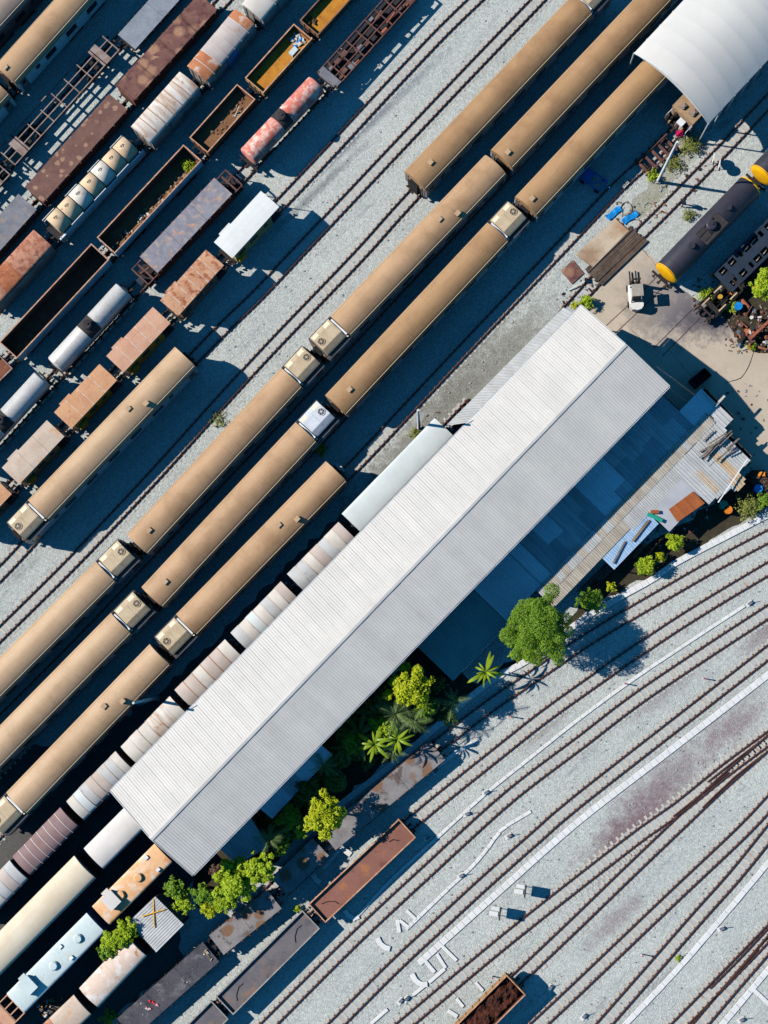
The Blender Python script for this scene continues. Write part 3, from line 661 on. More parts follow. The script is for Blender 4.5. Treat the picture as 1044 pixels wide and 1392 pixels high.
def coach(p0,p1,label,ac=None,vents=(),roof='tan',side='coach_side',white=False,zref=3.35,acl=2.85):
    c,rz,L=frame(p0,p1,zref)
    root=thing('passenger_coach',label,'coach',c,rz,'tan passenger coaches'); hw=COACH_HW
    x0,x1=-L/2,L/2; r0,r1=x0,x1
    if ac=='SW': r0=x0+acl
    if ac=='NE': r1=x1-acl
    b=MB(); b.prof([(hw-0.02,1.15),(hw,1.6),(hw-0.015,3.06),(-hw+0.015,3.06),(-hw,1.6),(-hw+0.02,1.15)],x0+0.05,x1-0.05); body=b.build('body',side,root)
    b=MB(); b.box(x0+0.3,x1-0.3,-1.1,1.1,0.9,1.15); 
    for xx in (-3.5,-0.5,2.5): b.box(xx,xx+2.0,-1.15,1.15,0.45,0.95)
    b.build('underframe','under',root)
    b=MB(); b.prof(coach_roof_prof(),r0,r1,sm=False); ro=b.build('roof',roof,root)
    for f in ro.data.polygons:
        if abs(f.normal.x)<0.5: f.use_smooth=True
    for s in (-1,1):
        b=MB(); y=s*(hw-0.16); b.bar((r0+0.06,y,3.55),(r1-0.06,y,3.55),0.035,0.05); b.build('gutter','gutter',root)
        b=MB(); y=s*(hw+0.012); b.box(x0+0.05,x1-0.05,y-0.02,y+0.02,3.06,3.1); b.build('cornice','coach_grey',root)
    ns_=7
    sp=coach_roof_prof()
    for k in range(1,ns_):
        x=r0+(r1-r0)*k/ns_; b=MB(); b.prof([(y*1.003,z+0.008) for y,z in sp[1:-1]]+[(y*0.99,z-0.02) for y,z in reversed(sp[1:-1])],x-0.018,x+0.018); b.build('roof_seam',roof,root)
    if ac:
        b=MB(); a,e=(x0+0.05,r0) if ac=='SW' else (r1,x1-0.05); b.box(a,e,-hw+0.06,hw-0.06,3.04,3.1); b.build('lowered_deck','deck',root)
        if ac=='SW': ac_unit(root,r0,x0,-1,white)
        else: ac_unit(root,r1,x1,1,white)
    n=int((L-5.0)/2.85)
    for s in (-1,1):
        for k in range(n):
            x=-(n-1)*2.85/2+k*2.85; inst(window_mesh(1.25,0.75),'window',root,(x,s*(hw-0.006),2.3))
        for e in (-1,1):
            inst(window_mesh(0.4,0.5),'small_window',root,(e*((n-1)*1.425+1.75),s*(hw-0.006),2.45))
            def dm():
                d=MB(); d.box(-0.4,0.4,-0.015,0.015,-0.95,0.85,0); d.box(-0.22,0.22,-0.022,0.022,0.1,0.65,1); return d.mesh('door',['coach_grey','glass'])
            inst(cached('cdoor',dm),'door',root,(e*(L/2-0.75),s*(hw-0.004),2.12))
    for e in (-1,1):
        b=MB(); x=e*(L/2-0.05); b.box(min(x,x+e*0.06),max(x,x+e*0.06),-1.2,1.2,1.2,3.0); b.build('end_wall','coach_grey',root)
        b=MB(); b.box(min(x,x+e*0.34),max(x,x+e*0.34),-0.5,0.5,1.2,3.0); b.box(min(x,x+e*0.38),max(x,x+e*0.38),-0.62,0.62,1.12,1.24); b.build('gangway','bellows',root)
        b=MB(); b.bar((x+e*0.1,0.85,1.2),(x+e*0.1,0.85,3.3),0.04); b.bar((x+e*0.1,-0.85,1.2),(x+e*0.1,-0.85,3.3),0.04); b.bar((x+e*0.1,-0.85,2.9),(x+e*0.1,0.85,2.9),0.05); b.build('end_rails','cab_beige',root)
    for v in vents:
        q=tolocal(root,at(v,3.75)); b=MB(); b.box(q.x-0.2,q.x+0.2,q.y-0.17,q.y+0.17,3.7,4.06,0); b.box(q.x-0.24,q.x+0.24,q.y-0.21,q.y+0.21,4.06,4.1,0); b.box(q.x-0.12,q.x+0.18,q.y-0.175,q.y-0.172,3.85,4.02,1); b.build('roof_vent',['tan_pale','side_dark'],root)
    running_gear(root,L,True); return root
coach((-92,112),(52,-44),'grey roofed coach cut off by the upper left corner',roof='tan_grey',side='coach_grey')
coach((7,102),(205,-119),'tan coach in the upper left with a row of small side windows',roof='tan',vents=[(8,93)])
coach((-190,318),(0,117),'coach whose end peeks in at the left edge below the upper left coach',roof='tan')
coach((22,725),(252,485),'lone tan coach at the left with a long blue shadow',ac='SW',vents=[(175,556),(199,549)],roof='tan_pale')
coach((564,246),(820,-23),'topmost tan coach standing alone left of the two long ones',ac='NE',vents=[(585,222)],roof='tan_dark')
coach((682,217),(930,-45),'tan coach passing just left of the white tent',vents=[(690,208)],roof='tan_dark')
coach((715,281),(945,36),'tan coach with its far end under the white tent',vents=[(723,271)],roof='tan_dark')
coach((433,474.5),(674,224),'tan coach in the upper middle with two small roof boxes',ac='SW',vents=[(597,299),(622,291)],roof='tan')
coach((186.7,740),(426,482),'tan coach in the centre left with its cooler at the upper end',ac='NE',vents=[(203,721)],roof='tan')
coach((-90,1011),(175,746),'tan coach leaving the left edge in the left row',ac='NE',roof='tan_pale')
coach((456.7,551),(706,285),'tan coach right of the shaded track beside the centre',ac='NE',vents=[(475,530)],roof='tan_dark')
coach((207,812),(446,556),'tan coach with a white cooler box at its upper end',ac='NE',vents=[(225,791)],roof='tan',white=True)
coach((-62,1078),(196,816),'tan coach leaving the left edge in the middle row',ac='NE',roof='tan_pale')
coach((223,881),(457.5,641),'tan coach nearest the middle of the big shed',ac='SW',vents=[(379,714),(404,706)],roof='tan')
coach((-8,1124),(218,890),'tan coach beside the lower end of the big shed',ac='SW',vents=[(142,960),(167,953)],roof='tan_pale')

# ---- covered wagons with segmented roofs
def boxcar(name,cat,p0,p1,w,zt,rise,mats,label,side='side_rust',door='side_grey',nseg=None,batten='batten',group='covered goods wagons',batt=True,flat=False,bogies=False,over=0.06,zref=None,steps=False,door_slide=0.0,dw=1.5):
    c,rz,L=frame(p0,p1,zref or zt-rise*0.5); root=thing(name,label,cat,c,rz,group); hw=w/2; ze=zt-rise
    nseg=nseg or len(mats)
    b=MB(); b.box(-L/2+0.08,L/2-0.08,-hw+over,hw-over,1.05,ze-0.03,0)
    n=int(L/1.0)
    for s in (-1,1):
        for k in range(n+1):
            x=-L/2+0.12+k*(L-0.24)/n; b.box(x-0.04,x+0.04,min(s*(hw-over),s*(hw-over+0.045)),max(s*(hw-over),s*(hw-over+0.045)),1.1,ze-0.06,0)
        for k in range(3):
            y=-hw*0.7+k*hw*0.7; x=s*(L/2-0.08); b.box(min(x,x+s*0.05),max(x,x+s*0.05),y-0.04,y+0.04,1.1,ze-0.05,0)
    b.build('body',side,root)
    b=MB(); b.box(-L/2,L/2,-hw*0.85,hw*0.85,0.82,1.05); b.build('underframe','under',root)
    pr=arc_profile(hw,ze,zt,10)
    for k in range(nseg):
        a=-L/2+L*k/nseg; e=a+L/nseg; up=0.012*(k%2)+random.uniform(0,0.012); dy=random.uniform(-0.03,0.03) if steps else 0
        b=MB(); b.prof([(y+dy,z+up) for y,z in pr],a+0.006,e-0.006,0,False)
        o=b.build('roof_panel',mats[k%len(mats)],root)
        for f in o.data.polygons:
            if abs(f.normal.x)<0.5: f.use_smooth=True
        if batt and k:
            b=MB(); b.prof([(y*1.005,z+0.045) for y,z in pr[:11]]+[(y*1.005,z+0.01) for y,z in reversed(pr[:11])],a-0.03,a+0.03); b.build('roof_batten',batten,root)
    for s in (-1,1):
        def dm():
            d=MB(); d.box(-dw/2,dw/2,-0.03,0.03,0,ze-1.2,0)
            for x in (-dw/2+0.05,0,dw/2-0.05): d.box(x-0.035,x+0.035,-0.05,0.05,0.05,ze-1.25,0)
            return d.mesh('sliding_door',door)
        d=inst(cached(('bdoor',door,dw,round(ze,2)),dm),'sliding_door',root,(s*door_slide,s*(hw-over+0.06),1.12))
        b=MB(); b.bar((-L*0.35,s*(hw-over+0.07),ze-0.06),(L*0.35,s*(hw-over+0.07),ze-0.06),0.05); b.build('door_rail','steel_dark',root)
    running_gear(root,L,bogies); return root
boxcar('boxcar','wagon',(268,100),(333,22),2.5,3.45,0.32,['rust_silver','rust_silver','silver_rust','silver_rust','silver_rust','silver_rust','rust_silver'],'boxcar with bands of rust orange and silver on its curved roof',door='side_blue',side='side_grey')
boxcar('boxcar','wagon',(342,16),(398,-50),2.5,3.45,0.3,['white_cream','white_stain','white_cream'],'pale roofed boxcar cut off by the top edge',side='side_grey')
boxcar('boxcar','wagon',(191,183),(257.5,108),2.5,3.45,0.32,['white_stain'],'white boxcar with brown streaks across its roof and jutting side doors',nseg=6,side='side_grey',door='side_grey',batt=True,batten='batten_rust')
boxcar('boxcar','wagon',(-20,408),(58,323),2.35,3.3,0.2,['rust_red','rust_orange','rust_red','rust_red'],'peeling red rusty roofed wagon at the left edge',side='side_grey',door='side_grey',batt=False)
boxcar('boxcar','wagon',(101.5,1102),(169,1034),2.3,3.5,0.34,['white_cream','roof_mint','white_grey','grey_pink','grey_pink','white_grey','white_grey','white_cream'],'pale boxcar with a blue door edge at the low corner of the shed',side='side_rust',door='side_blue',batten='white_stain',steps=True)
boxcar('boxcar','wagon',(28.7,1177.6),(94,1110.6),2.35,3.45,0.34,['purple_brown'],'purple brown boxcar with seven pale roof battens',nseg=8,side='side_dark',door='side_dark')
boxcar('boxcar','wagon',(-42,1252),(25,1182.5),2.35,3.45,0.34,['white_grey','grey_pink','white_grey','white_cream'],'pale grey boxcar cut off by the left edge below the purple one',nseg=7,side='side_dark',door='side_dark',batten='white_grey')
def drow(nwSW,nwNE,label,mats,batten='white_stain'):
    w=2.3; off=16.5   # roof centre lies this many photo pixels to the lower right of the visible edge
    a=(nwSW[0]+off*0.70,nwSW[1]+off*0.71); b_=(nwNE[0]+off*0.70,nwNE[1]+off*0.71)
    boxcar('boxcar','wagon',a,b_,w,3.5,0.34,mats,label,side='side_rust',door='side_grey',batten=batten,steps=True,zref=3.25)
drow((391,781),(461,710),'boxcar with a spot of orange rust, half under the shed eave',['white_grey','white_grey','white_cream','grey_pink','white_grey','white_cream','grey_pink'])
drow((314,861),(383,791),'cream and grey boxcar, second pale one along the shed eave',['white_grey','white_cream','roof_mint','white_cream','white_grey','white_cream','grey_pink'])
drow((238,939),(306.5,869.5),'boxcar with rust along its roof seams beside the shed eave',['grey_pink','grey_pink','white_cream','grey_pink','grey_pink','white_cream'],'batten_rust')
drow((164.5,1016),(231.5,947),'cream boxcar crossed by the shadow of the white lamp pole',['white_cream','white_cream','white_cream','white_stain','white_stain','white_cream'])
# ---- long flat or curved roofed cars
boxcar('roofed_car','rail car',(477.5,711),(604,580.5),2.4,3.6,0.16,['roof_mint'],'long mint white roofed car tucked along the upper shed eave',nseg=1,side='side_grey',door='side_grey',batt=False,bogies=True,group='long roofed cars')
boxcar('roofed_car','rail car',(126.7,1167.6),(190,1104),2.5,3.6,0.28,['roof_cream2'],'off white roofed car emerging from under the low end of the shed',nseg=1,side='side_dark',door='side_dark',batt=False,bogies=False,group='long roofed cars')
boxcar('roofed_car','rail car',(-70,1366),(115,1179),2.75,3.7,0.42,['roof_cream'],'long cream coach at the left below the purple boxcar',nseg=1,side='side_dark',door='side_dark',batt=False,bogies=True,group='long roofed cars')
def vented_car(p0,p1,w,roof,label,box_t,vents,small,side):
    root=boxcar('roofed_car','rail car',p0,p1,w,3.5,0.12,[roof],label,nseg=1,side=side,door=side,batt=False,bogies=True,group='long roofed cars')
    c,rz,L=frame(p0,p1,3.44)
    b=MB(); x=-L/2+L*box_t; b.box(x-0.55,x+0.55,-0.35,0.95,3.4,3.95); b.box(x-0.6,x+0.6,-0.4,1.0,3.95,4.0); b.box(x-0.35,x+0.35,0.95,1.35,2.6,3.45); b.build('roof_housing','roof_cream2' if 'orange' in roof else roof,root)
    for v in vents:
        q=tolocal(root,at(v,3.6)); b=MB(); b.cyl((q.x,q.y,3.4),(q.x,q.y,3.62),0.3,n=16); b.cyl((q.x,q.y,3.62),(q.x,q.y,3.75),0.42,0.3,n=16); b.build('round_vent',roof,root)
    for v in small:
        q=tolocal(root,at(v,3.5)); b=MB(); b.box(q.x-0.18,q.x+0.18,q.y-0.14,q.y+0.14,3.4,3.62); b.build('roof_hatch','white_paint',root)
    return root
vented_car((137,1245),(222,1159.5),2.25,'roof_orange2','orange rusted roof car with a pale box and two round vents',0.22,[(164,1217),(188,1193)],[(199,1166),(215,1182)],'side_rust')
vented_car((21,1364),(130,1254),2.3,'roof_teal','pale blue roofed car with round vents at the lower left',0.2,[(106,1276),(73,1313)],[(47,1337),(82,1287),(97,1302)],'side_blue')
boxcar('boxcar','wagon',(120,1357),(186,1287),2.35,3.5,0.3,['roof_pink','roof_pink'],'pink buff boxcar right of the pale blue roofed car',side='side_dark',door='side_dark',batt=False)
boxcar('boxcar','wagon',(45,1430),(112,1366),2.3,3.3,0.2,['rust_red','roof_buff'],'rust flecked boxcar at the bottom edge among weeds',side='side_dark',door='side_dark',batt=False)
# ---- brake vans: overhanging flat roof, yellow body, end platforms
def van(p0,p1,w,roof,label,side,seams,hood=True,body_end=1.15,white_line=True,zt=3.55):
    c,rz,L=frame(p0,p1,zt); root=thing('brake_van',label,'brake van',c,rz,'short brake vans in a row'); hw=w/2
    n=seams+1
    for k in range(n):
        a=-L/2+L*k/n; e=a+L/n
        b=MB(); b.prof([(hw,zt-0.1),(hw,zt-0.05),(hw*0.5,zt-0.012),(0,zt),(-hw*0.5,zt-0.012),(-hw,zt-0.05),(-hw,zt-0.1)],a+0.008,e-0.008); b.build('roof_panel',roof,root)
        if k and white_line:
            b=MB(); b.prof([(hw,zt-0.045),(0,zt+0.012),(-hw,zt-0.045),(-hw,zt-0.07),(hw,zt-0.07)],a-0.03,a+0.03); b.build('roof_seam','batten',root)
    xb0=-L/2+0.35; xb1=L/2-body_end; bw=hw-0.03
    b=MB(); b.box(xb0,xb1,-bw,bw,1.1,zt-0.1); b.build('body',side,root)
    b=MB(); b.box(-L/2,L/2,-hw*0.9,hw*0.9,0.9,1.1); b.build('underframe','under',root)
    for s in (-1,1):
        for k in range(3):
            x=xb0+0.8+k*(xb1-xb0-1.6)/2; inst(window_mesh(0.85 if k<2 else 0.4,0.55),'window',root,(x,s*(bw+0.005),2.5))
        b=MB(); b.box(xb0+0.1,xb0+1.0,min(s*bw,s*(bw+0.28)),max(s*bw,s*(bw+0.28)),1.2,2.0); b.build('tool_locker','yellow_old' if 'yellow' in side else side,root)
        b=MB(); x=L/2-0.15; b.bar((x,s*bw,1.1),(x,s*bw,zt-0.1),0.06); b.bar((x-body_end+0.3,s*bw,2.0),(x,s*bw,2.0),0.05); b.build('platform_post','steel_dark',root)
    b=MB(); b.box(xb1,L/2-0.05,-bw,bw,1.1,1.16); b.build('platform','side_dark',root)
    if hood:
        b=MB(); b.box(-L*0.36,-L*0.14,hw-0.1,hw+0.28,2.9,3.2); b.build('lamp_hood',roof,root)
    running_gear(root,L,False); return root
van((303,340),(367,270),2.25,'roof_white','white roofed car with yellow posts casting a blue shadow on ballast','yellow_pale',0)
van((229.6,419),(292,349.6),2.2,'roof_salmon_rust','brake van with the most heavily rusted salmon roof','side_rust',5)
van((156,495),(219.6,428),2.2,'roof_salmon','salmon roofed brake van with pale seams and yellow side','yellow_old',4)
van((85,571.5),(147,505.5),2.2,'roof_orange','orange buff roofed brake van beside the lone coach','yellow_old',3)
van((14,647),(75.4,582),2.2,'roof_buff','buff grey roofed brake van above the lone coach end','yellow_pale',2,white_line=False)
van((-55,722),(4,660),2.2,'roof_orange','brake van just showing at the left edge','side_rust',3)

# ---- open wagons
def gondola(p0,p1,w,zf,zt,out,inn,rim,label,nrib=8,thick=0.08,bogies=False,floor=None,group='open wagons',pits=0,rimw=0.05):
    c,rz,L=frame(p0,p1,zt); root=thing('open_wagon',label,'open wagon',c,rz,group); hw=w/2
    b=MB(); b.box(-L/2+thick,L/2-thick,-hw+thick,hw-thick,zf-0.08,zf); b.build('floor',floor or inn,root)
    for s in (-1,1):
        b=MB(); y0,y1=sorted((s*(hw-thick),s*hw)); b.box(-L/2,L/2,y0,y1,zf-0.1,zt-0.04,0)
        n=b.add([(-L/2+thick,s*(hw-thick-0.004),zf),(L/2-thick,s*(hw-thick-0.004),zf),(L/2-thick,s*(hw-thick-0.004),zt-0.04),(-L/2+thick,s*(hw-thick-0.004),zt-0.04)]); b.face((n,n+1,n+2,n+3),1)
        for k in range(nrib+1):
            x=-L/2+0.06+k*(L-0.12)/nrib; y0,y1=sorted((s*hw,s*(hw+0.06))); b.box(x-0.045,x+0.045,y0,y1,zf-0.05,zt-0.05,0)
        b.build('side_wall',[out,inn],root)
        b=MB(); b.box(-L/2-0.02,L/2+0.02,min(s*(hw-rimw-0.03),s*(hw+0.03)),max(s*(hw-rimw-0.03),s*(hw+0.03)),zt-0.04,zt); b.build('top_rim',rim,root)
        b=MB(); x0,x1=sorted((s*(L/2-thick),s*L/2)); b.box(x0,x1,-hw+thick,hw-thick,zf-0.1,zt-0.04,0)
        xx=s*(L/2-thick-0.004); n=b.add([(xx,-hw+thick,zf),(xx,hw-thick,zf),(xx,hw-thick,zt-0.04),(xx,-hw+thick,zt-0.04)]); b.face((n,n+1,n+2,n+3),1)
        for y in (-hw*0.6,0,hw*0.6): b.box(min(s*L/2,s*(L/2+0.06)),max(s*L/2,s*(L/2+0.06)),y-0.04,y+0.04,zf,zt-0.05,0)
        b.build('end_wall',[out,inn],root)
        b=MB(); b.box(min(s*(L/2-0.07),s*(L/2+0.02)),max(s*(L/2-0.07),s*(L/2+0.02)),-hw+0.08,hw-0.08,zt-0.042,zt-0.002); b.build('end_rim',rim,root)
    b=MB(); b.box(-L/2+0.05,L/2-0.05,-hw*0.8,hw*0.8,0.85,zf-0.1); b.build('underframe','under',root)
    running_gear(root,L,bogies); return root,L
def rubble(root,x0,x1,y0,y1,z,n,mats,smin,smax,seed,name='rubble_piece'):
    rr=random.Random(seed)
    for k in range(n):
        def mk(v):
            def f():
                r2=random.Random(v); b=MB(); a=[Vector((r2.uniform(-1,1),r2.uniform(-1,1),r2.uniform(-.6,.6))) for _ in range(9)]
                bm=bmesh.new(); [bm.verts.new(p) for p in a]; bmesh.ops.convex_hull(bm,input=bm.verts); loose=[v_ for v_ in bm.verts if not v_.link_faces]; bmesh.ops.delete(bm,geom=loose,context='VERTS')
                me=bpy.data.meshes.new(name); bm.to_mesh(me); bm.free(); return me
            return f
        v=rr.randrange(6); m=rr.choice(mats); key=('rub',v,m)
        def mk2():
            me=mk(v)(); me.materials.append(mat(m)); return me
        s=rr.uniform(smin,smax)
        inst(cached(key,mk2),name,root,(rr.uniform(x0,x1),rr.uniform(y0,y1),z+s*0.2),(rr.uniform(-.3,.3),rr.uniform(-.3,.3),rr.uniform(0,6.28)),(s,s*rr.uniform(.4,1),s*rr.uniform(.3,.7)))
def heap(root,L,w,z0,hgt,m,label=None,seed=1,name='load',x0=None,x1=None,nx=40,ny=10):
    from mathutils import noise as mn
    b=MB(); x0=-L/2+0.1 if x0 is None else x0; x1=L/2-0.1 if x1 is None else x1; rows=[]
    for i in range(nx+1):
        for j in range(ny+1):
            x=x0+(x1-x0)*i/nx; y=-w/2+w*j/ny; e=min(1,min(i,nx-i)/3)*min(1,min(j,ny-j)/2+0.15)
            b.v.append((x,y,z0+hgt*(0.25+0.75*e)*(0.75+0.6*mn.fractal(Vector((x*1.1+seed*9,y*1.1,seed)),1.0,2.0,5))))
    for i in range(nx):
        for j in range(ny): n=i*(ny+1)+j; b.face((n,n+ny+1,n+ny+2,n+1),0,False)
    return b.build(name,m,root)
gr,L=gondola((345.5,116),(411.6,42.6),2.2,1.9,2.6,'gond_out_yellow','gond_in','gond_rim','open wagon with an orange floor and a heap of white and blue rubbish',floor='gond_in_yellow')
rubble(gr,L/2-1.4,L/2-0.4,-0.7,0.7,1.95,26,['debris_b','debris_b','ac_white','blue_tarp'],0.12,0.32,3)
b=MB(); b.box(L/2-2.3,L/2-1.5,-0.75,-0.25,1.91,2.4,0); b.build('crate','roof_teal',gr)
gr,L=gondola((420,37.5),(490,-40),2.2,1.85,2.5,'gond_out_rust','gond_in','side_rust','open wagon with a bright rust yellow floor at the top edge',floor='gond_in_yellow')
rubble(gr,-L/2+0.3,-L/2+1.0,0.1,0.8,1.9,8,['debris_c'],0.15,0.35,5)
gr,L=gondola((270,197),(334.5,124.7),2.2,1.85,2.7,'gond_out_rust','gond_in','gond_rim','short rusty open wagon with a brown dirt floor and a few sticks',floor='gond_in_brown')
rubble(gr,-L/2+0.5,L/2-0.4,-0.95,0.2,1.87,30,['debris_a','debris_c','gond_in_brown'],0.08,0.26,6)
b=MB(); b.bar((1.0,-0.5,1.95),(2.0,-0.2,2.1),0.07); b.bar((0.9,-0.3,1.9),(1.5,-0.75,1.95),0.05); b.build('stick','debris_b',gr)
gr,L=gondola((144,333.5),(261.5,207.5),2.2,1.75,3.0,'gond_white','gond_in','gond_rim','long white sided open wagon with rubbish and weeds inside',nrib=12,bogies=True,floor='gond_in_brown')
rubble(gr,-L/2+0.4,L/2-1.4,-0.95,0.0,1.77,110,['debris_a','debris_b','debris_c','debris_a'],0.08,0.26,7)
GOND_WEED=(gr,L)
gr,L=gondola((11,476),(136,342),2.2,1.5,3.0,'gond_white','gond_in','gond_rim','longest white sided open wagon, empty and dark inside',nrib=12,bogies=True)
gr,L=gondola((-60,555),(6,490),2.1,1.2,1.7,'frame_bare','gond_in','frame_bare','grey open wagon at the left edge below the longest one')
gr,L=gondola((431,1241.5),(553.4,1126),2.15,1.4,1.72,'gond_out_yellow','floor_redbrown','gond_rim','red brown open wagon between the vegetation and empty tracks',nrib=14,bogies=True)
b=MB(); b.tube([(-L/2+0.8,0.3,1.43),(-L/2+1.3,0.1,1.43),(-L/2+1.8,-0.35,1.43),(-L/2+1.9,-0.7,1.43)],0.035); b.build('bent_bar','black',gr)
b=MB(); b.tube([(L/2-2.0,0.2,1.43),(L/2-1.6,0.1,1.43),(L/2-1.3,-0.3,1.43)],0.035); b.build('bent_bar','black',gr)
gr,L=gondola((305.3,1367),(422.6,1250),2.15,1.35,1.65,'side_grey','floor_grey','side_grey','dark grey open wagon coupled behind the red brown one',nrib=14,bogies=True)
for xx in (-L/2+1.0,L/2-2.4):
    b=MB(); b.tube([(xx,-0.5,1.38),(xx+0.3,-0.1,1.38),(xx+0.9,0.25,1.38),(xx+1.4,0.2,1.38)],0.03); b.build('bent_bar','black',gr)
gr,L=gondola((190,1482),(298.6,1373),2.15,1.35,1.65,'side_grey','floor_grey','side_grey','dark grey open wagon leaving the bottom edge',nrib=14,bogies=True)
gr,L=gondola((590,1450),(701.5,1339),2.3,1.2,2.3,'gond_out_yellow','load_brown','gond_rim','open wagon filled with dark brown load at the bottom edge',nrib=12,bogies=True)
heap(gr,L,2.1,1.5,0.75,'load_brown',seed=4,nx=70,ny=14)
rubble(gr,L/2-4,L/2-0.3,-0.8,0.8,2.1,26,['load_brown','debris_c','debris_c'],0.05,0.14,19)

# ---- tank wagons
def tank(p0,p1,r,zc,m,label,dome=True,ends=None,bandmat='tank_band',bandw=1.5,dome_mat=None,straps=4,hatch=(),ladder=True,walk=True,bogies=False,group='tank wagons'):
    c,rz,L=frame(p0,p1,zc); root=thing('tank_wagon',label,'tank wagon',c,rz,group)
    x0,x1=-L/2,L/2; bulge=0.16
    b=MB(); b.lathex([(x0+0.02,r*0.985),(x0+0.06,r),(x1-0.06,r),(x1-0.02,r*0.985)],28,0,0,zc); b.build('barrel',m,root)
    for s in (-1,1):
        x=s*L/2; pr=[(x-s*0.02,r*0.985),(x+s*0.06,r*0.9),(x+s*0.12,r*0.6),(x+s*bulge,r*0.02)]
        if s<0: pr=pr[::-1]
        b=MB(); b.lathex(pr,28,0,0,zc); b.build('end_cap',ends or m,root)
        if ends:
            b=MB(); b.lathex([(x-s*0.1-0.05,r*1.012),(x-s*0.1+0.05,r*1.012)],28,0,0,zc); b.build('end_ring',ends,root)
    for k in range(straps):
        x=x0+L*(k+0.5)/straps
        if abs(x)<bandw/2+0.1: continue
        b=MB(); b.lathex([(x-0.025,r*1.008),(x+0.025,r*1.008)],28,0,0,zc); b.build('strap',m,root)
    if dome:
        b=MB()
        pts=[]
        for i in range(13):
            t=math.pi*(0.12+0.76*i/12); pts.append((r*1.02*math.cos(t),zc+r*1.02*math.sin(t)))
        inner=[(y*0.985,zc+(z-zc)*0.985) for y,z in reversed(pts)]
        b.prof(pts+inner,-bandw/2,bandw/2); b.build('dome_saddle',bandmat,root)
        d=MB(); d.cyl((0,0,zc+r*0.9),(0,0,zc+r+0.42),0.42,n=20); d.cyl((0,0,zc+r+0.42),(0,0,zc+r+0.5),0.47,0.36,n=20); d.cyl((0.05,0.02,zc+r+0.5),(0.05,0.02,zc+r+0.6),0.14,n=12); d.build('dome',dome_mat or bandmat,root)
    for q in hatch:
        h=MB(); p=tolocal(root,at(q,zc+r)); h.cyl((p.x,0,zc+r*0.95),(p.x,0,zc+r+0.16),0.27,n=16); h.cyl((p.x,0,zc+r+0.16),(p.x,0,zc+r+0.22),0.3,n=16); h.build('hatch',m,root)
    b=MB(); b.box(x0-0.25,x1+0.25,-0.45,0.45,0.85,1.1)
    for s in (-1,1): b.box(min(s*(L/2+0.15),s*(L/2+0.3)),max(s*(L/2+0.15),s*(L/2+0.3)),-1.15,1.15,0.85,1.12)
    for k in (-0.32,0.32): b.box(k*L-0.2,k*L+0.2,-r*0.8,r*0.8,1.05,zc-r*0.55)
    b.build('chassis','under',root)
    if walk:
        for s in (-1,1):
            n=max(4,int(L/0.9))
            for k in range(n):
                x=x0+L*(k+0.5)/n; w_=L/n*0.36
                b=MB(); y0,y1=sorted((s*(r+0.02),s*(r+0.2))); b.box(x-w_,x+w_,y0,y1,1.12,1.17); b.build('step_board','white_stain' if s<0 else 'side_grey',root)
            b=MB(); b.bar((x0,s*(r+0.1),1.08),(x1,s*(r+0.1),1.08),0.07); b.build('step_rail','steel_dark',root)
    if ladder:
        b=MB()
        for dx in (-0.18,0.18): b.bar((dx,-r*0.75,zc+r*0.72),(dx,-r*1.08,1.15),0.035)
        for k in range(5): z=1.35+k*0.3; b.bar((-0.18,-r*1.05+k*0.03,z),(0.18,-r*1.05+k*0.03,z),0.025)
        b.build('ladder','steel_dark',root)
    running_gear(root,L+0.5,bogies); return root,L
tank((76.5,496),(168.6,395.5),0.98,2.35,'tank_silver','silver tank wagon with a dark dome in the left rows',straps=0,bandw=1.35)
tank((-48,632),(57.7,516),0.98,2.35,'tank_silver','silver tank wagon cut off by the left edge',straps=0,bandw=1.35)
tank((338,213),(430,115.6),1.0,2.35,'tank_red','faded red tank wagon with a dark dome',straps=5,bandw=1.15,walk=False)
tank((905,372),(1020,253),1.2,2.35,'tank_black','long black tank wagon with yellow ends on the right',ends='yellow',bandmat='tank_black',straps=6,hatch=[(942,336),(992.6,285)],walk=False,ladder=False,bogies=True,bandw=1.6)
t0=bpy.data.objects[[o.name for o in bpy.data.objects if o.get('label','').startswith('long black tank')][0]]
for (x0_,x1_,y0_,y1_) in ((-1.5,-0.55,-0.62,-0.1),(-1.5,-0.55,0.0,0.5),(0.55,1.3,-0.62,0.5),(-1.5,1.3,-0.95,-0.66)):
    b=MB(); b.box(x0_,x1_,y0_,y1_,3.56,3.61); b.build('walkway_plate','tank_band',t0)
b=MB(); b.tube([(-0.5,0.35,3.5),(-0.2,0.45,3.75),(0.5,0.4,3.75),(0.8,0.2,3.5)],0.05); b.build('vapour_pipe','tank_band',t0)
tank((1034,239),(1140,128),1.2,2.35,'tank_black','second black tank wagon with a yellow end cut off by the right edge',ends='yellow',bandmat='tank_black',straps=6,walk=False,ladder=False,bogies=True)
